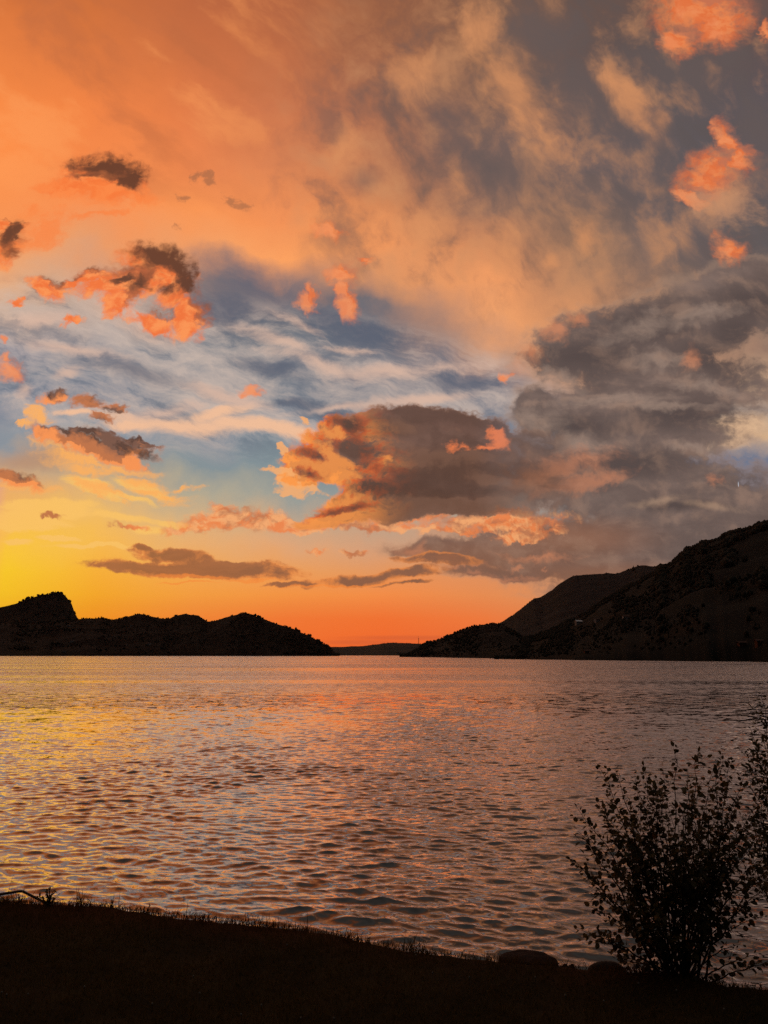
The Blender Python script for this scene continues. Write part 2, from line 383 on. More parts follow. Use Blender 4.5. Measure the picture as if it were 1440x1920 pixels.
    # feathers off its left tip
    D = blobs(PS, [(520, 885, 38, 8, -8), (545, 910, 54, 10, -8), (510, 880, 18, 5), (560, 920, 48, 9, -4), (518, 845, 9, 8, -40), (575, 790, 10, 8, -40)], 0.1)
    base = mix(base, lin((250, 176, 110)), step(det(D, NL * 0.6 + NS * 0.4, 3.4), 0.24, 0.7) * 0.85)

    # --- small dark clouds with burning undersides, left
    D = blobs(PS, [(195, 328, 74, 32, -12), (237, 350, 32, 36, -40), (150, 348, 66, 18, 15, .8), (200, 358, 70, 20, -10), (24, 452, 24, 40, -10), (20, 425, 26, 12, -30),
                   (275, 490, 56, 30, -10), (310, 515, 52, 36, -45), (325, 545, 34, 38, -30), (350, 590, 36, 36, -50), (358, 605, 28, 26, -40), (245, 530, 66, 28, 10), (200, 535, 66, 22, 14), (160, 522, 34, 15, 20), (87, 545, 34, 17, -30), (215, 570, 32, 21, -30), (285, 600, 50, 16, -12), (300, 610, 30, 12, -20), (240, 540, 34, 28, 0), (210, 588, 24, 14, 0, .9), (130, 602, 16, 8), (32, 568, 14, 9), (130, 533, 38, 13, 20, .8)], 0.1, True)
    D, dS = D
    flank = dS * 0.8 + relief * 1.2
    d = det(D, NS, 2.0)
    a = step(d, 0.04, 0.58)
    dkb = blobs(PS, [(195, 318, 64, 21, -14), (238, 343, 24, 32, -20), (22, 444, 18, 34, -10), (290, 480, 58, 22, -8), (328, 508, 40, 20, -50), (338, 545, 18, 24, -60), (248, 535, 30, 18, 0, .8), (165, 497, 12, 8), (305, 545, 26, 22, 0, .7), (218, 528, 36, 14, 0, .6), (385, 330, 14, 12), (440, 372, 30, 12, -36), (330, 430, 12, 12, 20)], 0.1)
    dm = det(dkb, NS, 1.0) - flank * 0.9
    g = mix(lin((244, 118, 58)), lin((254, 150, 84)), step(N2 + NS * 0.5, 0.36, 0.66))
    g = mix(g, lin((196, 98, 62)), step(flank + (N3 - 0.5) * 0.3, 0.06, -0.25) * 0.8)
    g = mix(g, lin((150, 84, 54)), step(dm, -0.05, 0.45) * 0.9)
    g = mix(g, lin((98, 60, 44)), step(dm, 0.2, 0.75) * 0.95)
    base = mix(base, g, a * 0.97)
    base = mix(base, lin((150, 100, 72)), step(det(blobs(PS, [(372, 326, 12, 16, -20), (402, 332, 20, 14, -40), (440, 372, 34, 12, -36), (330, 430, 20, 12, 20), (345, 372, 16, 10)], 0.05), NS, 3.4), 0.35, 0.9) * 0.6)
    # glow below the upper one
    D = blobs(PS, [(190, 362, 100, 24, -6), (80, 440, 60, 36, 30), (250, 375, 60, 12, -6), (110, 350, 40, 12, 0), (60, 410, 40, 20, 40), (180, 410, 120, 14, 10, .6)], 0.1)
    base = mix(base, lin((252, 130, 64)), step(det(D, NS, 2.4), 0.14, 0.85) * 0.66 * (1.0 - step(dm, -0.02, 0.6)))

    D = blobs(PS, [(95, 820, 40, 13, -26), (140, 836, 48, 14, -20), (200, 851, 56, 13, -16), (248, 866, 36, 14, -26), (225, 842, 50, 6, -22), (100, 752, 30, 13, 12), (168, 761, 27, 13, 0), (217, 768, 20, 10), (192, 790, 17, 8), (22, 898, 52, 14, -16), (170, 822, 70, 7, -6), (235, 838, 66, 13, -16), (95, 970, 22, 6, -10), (270, 832, 40, 7, -20)], 0.08, True)
    D, dS = D
    flank = dS * 0.8 + relief * 1.2
    d = det(D, NS, 1.8)
    a = step(d, 0.04, 0.56)
    g = mix(lin((92, 62, 50)), lin((122, 84, 68)), step(N2 + NS * 0.5, 0.42, 0.58))
    dl = D * 0.8 + NS * 2.0 - flank * 0.8
    g = mix(g, lin((222, 128, 70)), step(dl, 0.46, 0.06) * 0.75)
    lt = blobs(PS, [(78, 826, 30, 20), (82, 757, 22, 14), (125, 745, 16, 10), (150, 860, 64, 11, -20), (240, 882, 54, 11, -18), (30, 910, 54, 8, -12), (265, 862, 22, 22)], 0.08)
    g = mix(g, lin((190, 116, 76)), step(flank + NS * 0.2, 0.04, 0.36) * 0.5)
    g = mix(g, lin((252, 150, 82)), step(det(lt, NS + flank, 1.6), 0.05, 0.95) * step(dl, 0.85, 0.2))
    g = mix(g, lin((226, 152, 104)), step(d, 0.34, 0.06) * 0.5)
    base = mix(base, g, a * 0.96)
    D = blobs(PS, [(120, 848, 66, 11, -24), (170, 868, 96, 15, -14), (240, 884, 60, 12, -14), (170, 882, 66, 11, -14), (40, 912, 60, 10, -6), (215, 925, 56, 10, -22), (75, 785, 40, 18, -25, .9), (50, 800, 22, 8), (180, 915, 56, 11, -24), (300, 925, 56, 15, -14), (270, 905, 46, 11, -20), (345, 918, 30, 8)], 0.08)
    below = 1.0 - a
    base = mix(base, lin((255, 178, 96)), step(det(D, (lo - 0.5) * 0.8 + NS * 0.7, 2.6), 0.06, 0.90) * 0.92 * below)

    # --- lone salmon puffs
    D = blobs(PS, [(1312, 18, 82, 46, 6), (1282, 72, 38, 28, 40), (1350, 46, 54, 40), (1345, 318, 56, 38, 20), (1325, 335, 54, 30), (1370, 262, 20, 38, 14), (1390, 300, 28, 26), (1372, 470, 28, 25), (1436, 60, 20, 34, 0, .5),
                   (575, 567, 20, 16), (588, 556, 11, 24, 10), (660, 580, 21, 29, 15), (650, 518, 28, 20), (622, 435, 36, 17, -10, .8), (655, 550, 14, 24, 10), (692, 496, 15, 10, 0, .8), (18, 692, 32, 20, -32), (8, 668, 18, 10), (4, 634, 10, 8), (470, 734, 18, 10, -10), (200, 590, 15, 10, 0, .7), (945, 704, 16, 13, 0, .7), (1300, 365, 44, 18, -30, .8)], 0.06, True)
    D, dS = D
    flank = dS * 0.8 + relief * 1.2
    d = det(D, NS, 1.5)
    a = step(d, 0.0, 0.78)
    g = mix(lin((244, 138, 80)), lin((236, 118, 62)), step(N2 + NS * 0.4, 0.42, 0.58))
    g = mix(g, lin((190, 116, 88)), step(flank + (N3 - 0.5) * 0.3, 0.10, -0.22) * 0.7)
    g = mix(g, lin((252, 158, 104)), step(flank + (N2 - 0.5) * 0.4, 0.10, 0.4) * 0.5)
    base = mix(base, g, a * 0.88)
    D = blobs(PS, [(1375, 385, 62, 48, -30), (1330, 375, 40, 24, -30)], 0.1)
    base = mix(base, lin((200, 146, 110)), step(det(D, NS, 2.2), 0.15, 0.85) * 0.55)
    # a short vapour trail in the blue gap
    base = mix(base, lin((214, 220, 232)), step(blob(P, 1384.5, 908, 0.9, 5, 0), 0.15, 0.6) * 0.55)
    return base, dy, dz

COL, dy, dz = build_sky()
# the eastern half of the sky, away from the sunset, is already dim
east = step(dy, 0.30, -0.25)
COL = mix(COL, lin((36, 38, 46)), east)
COL = mix(COL, lin((126, 122, 121)), step(dz, 0.70, 0.90) * 0.95)
COL = mix(COL, lin((40, 34, 30)), step(dz, 0.0, -0.02))
nish = node('ShaderNodeTexSky', sky_type='NISHITA', sun_disc=False)
nish.sun_elevation = SUN_EL
nish.sun_rotation = SUN_AZ
bg0 = node('ShaderNodeBackground'); put(bg0.inputs[0], COL); bg0.inputs[1].default_value = 1.0
bg1 = node('ShaderNodeBackground'); put(bg1.inputs[0], E(nish.outputs[0])); bg1.inputs[1].default_value = 0.0015
ash = node('ShaderNodeAddShader')
WT.links.new(bg0.outputs[0], ash.inputs[0]); WT.links.new(bg1.outputs[0], ash.inputs[1])
wo = node('ShaderNodeOutputWorld')
WT.links.new(ash.outputs[0], wo.inputs['Surface'])
scene.world = world
world.cycles.sampling_method = 'MANUAL'
world.cycles.sample_map_resolution = 512

# ------------------------------------------------------------------ sun, all but gone behind the western headland
sun_data = bpy.data.lights.new("sun", 'SUN')
sun_data.energy = 0.10
sun_data.angle = math.radians(0.5)
sun_data.color = (1.0, 0.52, 0.22)
sun = bpy.data.objects.new("sun", sun_data)
C.objects.link(sun)
sdir = Vector((math.sin(SUN_AZ) * math.cos(SUN_EL), math.cos(SUN_AZ) * math.cos(SUN_EL), math.sin(SUN_EL)))
sun.rotation_euler = sdir.to_track_quat('Z', 'Y').to_euler()

# ------------------------------------------------------------------ helpers
def material(name, build):
    mt = bpy.data.materials.new(name)
    mt.use_nodes = True
    t = mt.node_tree
    t.nodes.clear()
    TREE.append(t)
    sh = build()
    out = node('ShaderNodeOutputMaterial')
    t.links.new(sh, out.inputs['Surface'])
    TREE.pop()
    return mt

def principled(col, rough=0.8, spec=0.3, normal=None, trans=None, ior=None):
    n = node('ShaderNodeBsdfPrincipled')
    put(n.inputs['Base Color'], col)
    put(n.inputs['Roughness'], rough)
    put(n.inputs['Specular IOR Level'], spec)
    if normal is not None: put(n.inputs['Normal'], normal)
    if ior is not None: n.inputs['IOR'].default_value = ior
    return n.outputs[0]

def pos():
    g = node('ShaderNodeNewGeometry')
    return E(g.outputs['Position'])
def objpos():
    g = node('ShaderNodeTexCoord')
    return E(g.outputs['Object'])
def rgb(r, g, b): return (r, g, b, 1.0)

def mesh_obj(name, verts, faces, mat, parent=None, smooth=False, loc=None):
    """link one mesh object; faces is a list of tuples or one numpy array of quads/triangles"""
    me = bpy.data.meshes.new(name)
    v = np.asarray(verts, dtype=np.float64)
    if isinstance(faces, np.ndarray):
        k = faces.shape[1]
        me.vertices.add(len(v)); me.vertices.foreach_set('co', v.ravel().astype(np.float32))
        me.loops.add(faces.size); me.loops.foreach_set('vertex_index', faces.ravel().astype(np.int32))
        me.polygons.add(len(faces))
        me.polygons.foreach_set('loop_start', np.arange(0, faces.size, k, dtype=np.int32))
        me.polygons.foreach_set('loop_total', np.full(len(faces), k, dtype=np.int32))
        me.update(calc_edges=True)
    else:
        me.from_pydata([tuple(p) for p in v], [], faces)
        me.update()
    if smooth: me.polygons.foreach_set('use_smooth', np.ones(len(me.polygons), dtype=bool))
    o = bpy.data.objects.new(name, me)
    me.materials.append(mat)
    C.objects.link(o)
    if parent is not None: o.parent = parent
    if loc is not None: o.location = loc
    return o

def grid_faces(nr, nc):
    i = np.arange(nr - 1)[:, None] * nc + np.arange(nc - 1)[None, :]
    return np.stack([i, i + 1, i + nc + 1, i + nc], -1).reshape(-1, 4)

def empty(name, loc, label, cat, group=None):
    o = bpy.data.objects.new(name, None)
    o.empty_display_size = 0.1
    o.location = loc
    C.objects.link(o)
    return tag(o, label, cat, group)
def tag(o, label, cat, group=None):
    o['label'] = label
    o['category'] = cat
    if group: o['group'] = group
    return o
def setting(o, kind='structure'):
    o['kind'] = kind
    return o

def hash2(ix, iy, s):
    h = (ix.astype(np.int64) * 374761393 + iy.astype(np.int64) * 668265263 + s * 974711) & 0x7fffffff
    h = ((h ^ (h >> 13)) * 1274126177) & 0x7fffffff
    return ((h ^ (h >> 16)) & 0xffff) / 65535.0
def vnoise(x, y, s=0):
    ix, iy = np.floor(x), np.floor(y)
    fx, fy = x - ix, y - iy
    fx, fy = fx * fx * (3 - 2 * fx), fy * fy * (3 - 2 * fy)
    a, b = hash2(ix, iy, s), hash2(ix + 1, iy, s)
    c, d = hash2(ix, iy + 1, s), hash2(ix + 1, iy + 1, s)
    return (a * (1 - fx) + b * fx) * (1 - fy) + (c * (1 - fx) + d * fx) * fy
def fbm(x, y, oct=5, s=0):
    r, amp, tot = 0.0, 1.0, 0.0
    for k in range(oct):
        r = r + amp * vnoise(x * 2 ** k + 17.3 * k, y * 2 ** k + 9.1 * k, s + k)
        tot += amp
        amp *= 0.5
    return r / tot

# ------------------------------------------------------------------ hills round the lake
def hill_material(name, wood, field, scale):
    def b():
        p = pos()
        n = noise(p, scale, 6, 0.6, dims='3D')
        f = noise(mapping(p, (310, 70, 20), 0, (1, 1, 2.2)), scale * 0.28, 3, 0.5, dims='3D')
        c = mix(rgb(*wood), rgb(*[x * 1.9 for x in wood]), step(n, 0.40, 0.68))
        c = mix(c, rgb(*field), step(f, 0.56, 0.62))
        return principled(c, 0.95, 0.05)
    return material(name, b)

HILLS = {}
def hill(name, ridge, shore, Yr, wood, field, seed, rough=1.0, tree_h=12.0, sink=0.6, base_back=1.35):
    """a hill whose skyline passes through the given sight lines at forward distance Yr, rising from the shore"""
    pts = np.array(ridge, float)
    px = np.arange(pts[0, 0], pts[-1, 0] + 0.1, 2.5)
    py = np.interp(px, pts[:, 0], pts[:, 1])
    py = py + (fbm(px / 14, px * 0 + seed, 4, seed) - 0.5) * 3.0 * rough
    k = 1.0 / (math.cos(PITCH) + 0.186 * math.sin(PITCH))
    X = (px - 720) / F
    u = X * k
    vr = np.array([uv(0, q)[1] for q in py])
    yr = np.full_like(px, Yr) if np.isscalar(Yr) else np.interp(px, Yr[0], Yr[1])
    ys = np.full_like(px, shore) if np.isscalar(shore) else np.interp(px, shore[0], shore[1])
    ys = ys * (1 + (fbm(px / 30, px * 0 + 3.3, 3, seed + 5) - 0.5) * 0.10)
    zr = np.maximum(HW + vr * yr - sink * tree_h, 1.0)
    NR = 70
    t = np.linspace(0, 1, NR)[:, None]
    Y = ys[None] + (yr - ys)[None] * t
    Xw = u[None] * Y
    prof = t ** 1.12 * 0.82 + 0.18 * t ** 0.5
    amp = (zr[None] * 0.16 + 3) * np.sin(np.pi * np.clip(t, 0, 1)) ** 0.8
    L = (yr - ys).mean() * 0.34
    nz = (fbm(Xw / L, Y / L, 6, seed + 11) - 0.5) * 2
    Z = -0.4 + (zr[None] + 0.4) * prof + amp * nz
    lim = HW + (zr - HW)[None] / yr[None] * Y                    # nothing in front may cut the skyline
    Z = np.where(t < 1, np.minimum(Z, lim - 0.015 * zr[None] * (1 - t) - 0.2), Z)
    Z = np.maximum(Z, -0.5 + 4.0 * t)
    Z[0] = -1.5
    back = []
    for f, h in ((1.04, 0.93), (1.12, 0.72), (1.22, 0.4), (base_back, -0.02)):
        Yb = yr * f
        back.append(np.stack([u * Yb, Yb, zr * h], -1))
    V = np.concatenate([np.stack([Xw, Y, Z], -1), np.array(back)], 0)
    nr, nc = V.shape[:2]
    o = mesh_obj(name, V.reshape(-1, 3), grid_faces(nr, nc), hill_material(name, wood, field, 1 / max(25.0, L * 0.12)), smooth=True)
    setting(o)
    HILLS[name] = dict(px=px, V=V, NR=NR, tree_h=tree_h)
    return o

WOOD = (0.005, 0.005, 0.004)
FIELD = (0.011, 0.009, 0.005)
hill("western_crag_hill", [(-420, 1190), (-200, 1168), (-90, 1146), (0, 1135), (20, 1130), (42, 1121), (58, 1116), (72, 1113), (92, 1111), (112, 1112), (119, 1120), (127, 1129), (134, 1146), (141, 1158), (160, 1168), (230, 1180), (330, 1196)],
     4600, 5400, (0.007, 0.007, 0.006), (0.012, 0.010, 0.007), 3, 1.0, 13)
hill("western_hills", [(-420, 1182), (-200, 1172), (-60, 1168), (60, 1166), (142, 1158), (170, 1157), (185, 1156), (201, 1160), (220, 1157), (240, 1152), (258, 1149), (280, 1153), (312, 1158), (328, 1152), (345, 1148), (368, 1152), (388, 1163), (402, 1161),
     (430, 1152), (455, 1147), (475, 1152), (500, 1160), (520, 1167), (550, 1177), (580, 1190), (606, 1204), (620, 1213), (632, 1227), (636, 1231)],
     3100, ([-420, 400, 560, 636], [4300, 4000, 3500, 3120]), WOOD, FIELD, 21, 1.0, 12)
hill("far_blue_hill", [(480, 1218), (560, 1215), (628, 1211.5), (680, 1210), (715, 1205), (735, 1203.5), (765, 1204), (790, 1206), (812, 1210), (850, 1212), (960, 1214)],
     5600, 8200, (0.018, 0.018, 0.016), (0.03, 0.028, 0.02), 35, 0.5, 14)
hill("eastern_back_mountain", [(880, 1185), (925, 1172), (947, 1162), (980, 1140), (1005, 1121), (1016, 1119), (1040, 1105), (1062, 1087), (1080, 1078), (1120, 1074), (1170, 1072.5), (1190, 1064), (1215, 1058), (1250, 1060), (1300, 1070), (1400, 1090), (1560, 1110)],
     3400, 6200, (0.011, 0.010, 0.010), (0.018, 0.015, 0.012), 52, 1.3, 15)
hill("eastern_headland", [(751, 1231), (765, 1221), (776, 1215), (800, 1201), (830, 1190), (870, 1176), (900, 1167), (925, 1164), (945, 1165), (960, 1176), (980, 1187), (1010, 1200), (1060, 1215)],
     ([751, 850, 960, 1060], [1660, 1180, 860, 720]), ([751, 800, 1060], [1680, 1900, 1700]), (0.005, 0.005, 0.004), (0.008, 0.007, 0.004), 67, 1.0, 11)
hill("eastern_mountain", [(930, 1226), (965, 1204), (985, 1190), (1020, 1180), (1050, 1168), (1100, 1143), (1150, 1112), (1200, 1086), (1240, 1066), (1262, 1054), (1300, 1025), (1340, 1012), (1380, 1000), (1410, 990), (1440, 983), (1520, 962), (1700, 935), (1860, 930)],
     ([930, 1100, 1440, 1860], [780, 620, 470, 420]), ([930, 1150, 1440, 1860], [1650, 2100, 2600, 2600]), (0.0045, 0.0045, 0.003), (0.010, 0.006, 0.002), 81, 1.2, 14)

def hill_point(name, px, py):
    """the spot of a hill met by a sight line"""
    h = HILLS[name]
    j = int(np.argmin(abs(h['px'] - px)))
    col = h['V'][:h['NR'], j]
    v = uv(0, py)[1]
    e = (col[:, 2] - HW) / col[:, 1]
    i = int(np.argmax(e >= v)) if (e >= v).any() else h['NR'] - 2
    return col[max(i, 1)]

# ------------------------------------------------------------------ woods on the hills
def leaf_mat(name, a, b_, scale=0.05):
    def b():
        c = mix(rgb(*a), rgb(*b_), step(noise(pos(), scale, 3, 0.6, dims='3D'), 0.35, 0.65))
        return principled(c, 0.9, 0.1)
    return material(name, b)
WOODMAT = leaf_mat("dark_woodland", (0.014, 0.014, 0.009), (0.022, 0.019, 0.011))

def crown_shape(kind, rng):
    """a small crown with an uneven outline: verts (unit height), triangles"""
    if kind == 'fir':
        V, T = [], []
        n, tiers = 6, 4
        for k in range(tiers):
            z0, z1 = 0.08 + 0.21 * k, 0.08 + 0.21 * k + 0.34
            r = 0.24 * (1 - k / (tiers + 0.4))
            b = len(V)
            for q in range(n):
                a = 2 * math.pi * (q + 0.5 * k) / n
                rr = r * rng.uniform(0.7, 1.25)
                V.append((rr * math.cos(a), rr * math.sin(a), z0 + rng.uniform(-.03, .03)))
            V.append((0, 0, min(z1, 1.0)))
            T += [(b + q, b + (q + 1) % n, b + n) for q in range(n)]
        return np.array(V), np.array(T)
    bm = bmesh.new()
    bmesh.ops.create_icosphere(bm, subdivisions=2, radius=0.5)
    V = []
    for v in bm.verts:
        p = v.co * (1 + rng.uniform(-0.22, 0.22))
        V.append((p.x * 0.8, p.y * 0.8, p.z * 0.95 + 0.48))
    T = [tuple(q.index for q in f.verts) for f in bm.faces]
    bm.free()
    return np.array(V), np.array(T)
CROWNS = [crown_shape('fir', RNG) for _ in range(3)] + [crown_shape('round', RNG) for _ in range(4)]

def wood(name, hname, n_ridge, n_slope, hmin, hmax, fir=0.4, t_lo=0.02, pxr=None):
    h = HILLS[hname]
    V, NRr, px = h['V'], h['NR'], h['px']
    nc = V.shape[1]
    ok = np.where((px > -40) & (px < 1480))[0] if pxr is None else np.where((px > pxr[0]) & (px < pxr[1]))[0]
    P, hs = [], []
    j = RNG.choice(ok, n_ridge) + RNG.uniform(-.5, .5, n_ridge)
    i = NRr - 1 + RNG.normal(-0.6, 0.7, n_ridge)
    j2 = RNG.choice(ok, n_slope) + RNG.uniform(-.5, .5, n_slope)
    i2 = (t_lo + (1 - t_lo) * RNG.uniform(0, 1, n_slope) ** 0.8) * (NRr - 1)
    keep = fbm(j2 / 16, i2 / 7, 3, 5) > 0.42
    i, j = np.concatenate([i, i2[keep]]), np.concatenate([j, j2[keep]])
    i, j = np.clip(i, 0.6, NRr - 0.01), np.clip(j, 0, nc - 1.01)
    a, b = np.floor(i).astype(int), np.floor(j).astype(int)
    fa, fb = (i - a)[:, None], (j - b)[:, None]
    P = (V[a, b] * (1 - fa) + V[a + 1, b] * fa) * (1 - fb) + (V[a, b + 1] * (1 - fa) + V[a + 1, b + 1] * fa) * fb
    clump = fbm(j / 9, i * 0 + 1.7, 3, 8)
    H = RNG.uniform(hmin, hmax, len(P)) * (0.25 + 2.6 * clump ** 2) * 0.7 * np.clip(P[:, 1] / 1500, 0.35, 1)
    vs, fs, off = [], [], 0
    kinds = np.where(RNG.uniform(0, 1, len(P)) < fir, RNG.integers(0, 3, len(P)), RNG.integers(3, 7, len(P)))
    for k in range(7):
        sel = np.where(kinds == k)[0]
        if not len(sel): continue
        cv, ct = CROWNS[k]
        ang = RNG.uniform(0, 6.28, len(sel))
        c, s = np.cos(ang)[:, None], np.sin(ang)[:, None]
        hh = H[sel][:, None]
        wd = RNG.uniform(0.8, 1.4, len(sel))[:, None]
        x = (cv[None, :, 0] * c - cv[None, :, 1] * s) * hh * wd + P[sel, 0][:, None]
        y = (cv[None, :, 0] * s + cv[None, :, 1] * c) * hh * wd + P[sel, 1][:, None]
        z = cv[None, :, 2] * hh + P[sel, 2][:, None] - 0.12 * hh
        vs.append(np.stack([x, y, z], -1).reshape(-1, 3))
        fs.append((ct[None] + (np.arange(len(sel)) * len(cv))[:, None, None] + off).reshape(-1, 3))
        off += len(sel) * len(cv)
    o = mesh_obj(name, np.concatenate(vs), np.concatenate(fs), WOODMAT)
    setting(o, 'stuff')
    return o
wood("crag_woodland", "western_crag_hill", 130, 300, 10, 20, 0.3, 0.4)
wood("western_woodland", "western_hills", 240, 4000, 5, 14, 0.25)
wood("far_woodland", "far_blue_hill", 130, 150, 9, 16, 0.3)
wood("back_mountain_woodland", "eastern_back_mountain", 170, 400, 11, 20, 0.5)
wood("headland_woodland", "eastern_headland", 220, 2500, 6, 11, 0.35)
wood("eastern_mountain_woodland", "eastern_mountain", 460, 9000, 8, 15, 0.5)

# ------------------------------------------------------------------ the lake
def water_build():
    p = pos()
    d = vmath('LENGTH', p)
    s = node('ShaderNodeSeparateXYZ'); put(s.inputs[0], p)
    flat_p = p
    gust = noise(mapping(flat_p, (0, 0, 0), math.radians(3), (0.006, 0.030, 0)), 1.0, 6, 0.6, 0.6)
    near = step(d, 70, 14)
    def slopes(sc, det_, seed):
        n = noise(mapping(flat_p, (seed, seed * 1.7, 0), math.radians(12), (sc * 0.55, sc, 0)), 1.0, det_, 0.6, 0.3, color=True)
        return vmath('SUBTRACT', n, (0.5, 0.5, 0.5))
    a = slopes(9.0, 4, 3.1)              # small ripples riding on the waves
    b = slopes(1.1, 6, 8.7)              # the waves themselves, farther out
    ka = step(d, 10, 90, 0.16, 0.6)
    kb = step(d, 16, 90, 0.0, WATER_FAR) + step(d, 110, 320, 0.0, 0.7)
    calm = step(gust, 0.36, 0.64, 0.40, 1.45)
    sl = vmath('ADD', vmath('SCALE', a, s=ka * calm), vmath('SCALE', b, s=kb * calm))
    # far out, the wind leans the ripples over so that their steep sides face this shore
    ss = node('ShaderNodeSeparateXYZ'); put(ss.inputs[0], sl)
    sx, sy = E(ss.outputs[0]), E(ss.outputs[1])
    far = step(d, 40, 130)
    sl = xyz(sx, sy * (1.0 - far) - m('ABSOLUTE', sy) * far, 0.0)
    g = node('ShaderNodeNewGeometry')
    nrm = vmath('NORMALIZE', vmath('ADD', E(g.outputs['Normal']), sl))
    rough = step(d, 10, 900, 0.02, 0.10)
    fr = node('ShaderNodeFresnel'); fr.inputs['IOR'].default_value = 1.333; put(fr.inputs['Normal'], nrm)
    gl = node('ShaderNodeBsdfGlossy'); gl.inputs['Color'].default_value = (0.98, 0.90, 0.87, 1)
    put(gl.inputs['Roughness'], rough); put(gl.inputs['Normal'], nrm)
    df = node('ShaderNodeBsdfDiffuse'); df.inputs['Color'].default_value = (0.038, 0.044, 0.034, 1)
    mx = node('ShaderNodeMixShader')
    put(mx.inputs[0], m('MULTIPLY', E(fr.outputs[0]), WATER_GLOSS, clamp=True))
    TREE[-1].links.new(df.outputs[0], mx.inputs[1]); TREE[-1].links.new(gl.outputs[0], mx.inputs[2])
    return mx.outputs[0]
WATER_GLOSS = 2.55
WATER_FAR = 1.3
WATER = material("lake_water", water_build)

def build_lake():
    rr = [5.0]
    while rr[-1] < 170:
        r = rr[-1]
        rr.append(r + np.clip(0.022 + (r - 9) * 0.0016, 0.022, 0.4) * (1 + max(0, r - 40) * 0.012))
    rr = np.array(rr)
    NC = 1000
    az = np.radians(np.linspace(-36, 36, NC))
    R, A = np.meshgrid(rr, az, indexing='ij')
    X, Y = R * np.sin(A), R * np.cos(A)
    Z = np.zeros_like(X)
    DX, DY = np.zeros_like(X), np.zeros_like(X)
    dr = np.gradient(rr)
    sp = np.maximum(dr, rr * (az[1] - az[0]))
    gust = np.clip(0.15 + 1.7 * fbm(X / 3.5 + 3, Y / 6.0, 4, 44), 0.4, 1.55)
    n = 170
    lam = np.exp(RNG.uniform(math.log(0.09), math.log(3.0), n))
    wgt = np.exp(-(np.log(lam / 0.27) ** 2) / (2 * 0.95 ** 2))
    slope = wgt * RNG.uniform(0.5, 1.3, n)
    slope *= WAVE_SLOPE * math.sqrt(2) / math.sqrt((slope ** 2).sum())
    th = math.radians(WAVE_DIR) + np.radians(RNG.normal(0, 25, n))
    ph = RNG.uniform(0, 6.283, n)
    for i in range(n):
        k = 2 * math.pi / lam[i]
        fade = np.clip((lam[i] / sp - 2.5) / 2.5, 0, 1)
        rows = np.where(fade > 0)[0]
        if not len(rows): continue
        e = rows[-1] + 1
        q = k * (X[:e] * math.cos(th[i]) + Y[:e] * math.sin(th[i])) + ph[i]
        am = (slope[i] / k * fade[:e])[:, None]
        Z[:e] += am * np.sin(q)
        c = am * np.cos(q) * 1.1
        DX[:e] -= c * math.cos(th[i]); DY[:e] -= c * math.sin(th[i])
    for lam_, sl_, an in ((5.5, 0.012, -96), (4.1, 0.015, -118), (7.5, 0.010, -84), (3.1, 0.016, -106)):      # a slow swell under the ripples
        k = 2 * math.pi / lam_
        Z += sl_ / k * np.sin(k * (X * math.cos(math.radians(an)) + Y * math.sin(math.radians(an))) + lam_)
    out = np.clip((170 - rr) / 120, 0, 1)[:, None]
    V = np.stack([X + DX * gust * -1 * out, Y + DY * gust * -1 * out, Z * gust * out], -1)
    nr = len(rr)
    F1 = grid_faces(nr, NC)
    # beyond: still one sheet, out to the far shores
    r2 = np.array([169.8, 260, 420, 700, 1200, 2000, 3400, 6000, 11000, 20000])
    a2 = np.radians(np.linspace(-75, 75, 61))
    R2, A2 = np.meshgrid(r2, a2, indexing='ij')
    V2 = np.stack([R2 * np.sin(A2), R2 * np.cos(A2), np.full_like(R2, -0.002)], -1)
    F2 = grid_faces(len(r2), len(a2)) + nr * NC
    r3 = np.array([4.0, 20, 60, 169.8])
    parts, faces, off = [V.reshape(-1, 3), V2.reshape(-1, 3)], [F1, F2], nr * NC + V2.shape[0] * V2.shape[1]
    for lo, hi in ((-75, -35.9), (35.9, 75)):
        a3 = np.radians(np.linspace(lo, hi, 12))
        R3, A3 = np.meshgrid(r3, a3, indexing='ij')
        parts.append(np.stack([R3 * np.sin(A3), R3 * np.cos(A3), np.full_like(R3, -0.003)], -1).reshape(-1, 3))
        faces.append(grid_faces(len(r3), 12) + off)
        off += len(r3) * 12
    fc = np.concatenate(faces)
    o = mesh_obj("lake", np.concatenate(parts), fc, WATER, smooth=True)
    setting(o)
WAVE_SLOPE, WAVE_DIR = 0.175, -104
build_lake()

# ------------------------------------------------------------------ the grassy bank
EDGE_PX = [(-900, 1668), (-400, 1682), (-100, 1691), (0, 1694), (120, 1697), (200, 1698), (225, 1704), (260, 1711), (300, 1719), (380, 1728), (480, 1738), (560, 1745), (640, 1760), (700, 1773), (760, 1784), (830, 1793), (900, 1801), (940, 1806), (1000, 1810),
           (1060, 1815), (1170, 1823), (1290, 1825), (1330, 1836), (1370, 1850), (1440, 1857), (1700, 1880), (2300, 1900)]
def on_plane(px, py, z):
    u, v = uv(px, py)
    y = (z - HW) / v
    return np.array([u * y, y, z])
EDGE = np.array([on_plane(a, b, LAWN) for a, b in EDGE_PX])
def edge_y(x): return np.interp(x, EDGE[:, 0], EDGE[:, 1])
def lawn_z(x, y):
    return LAWN + (fbm(x / 0.5, y / 0.5, 4, 9) - 0.5) * 0.05 + (fbm(x / 2.0, y / 2.0, 2, 6) - 0.5) * 0.04

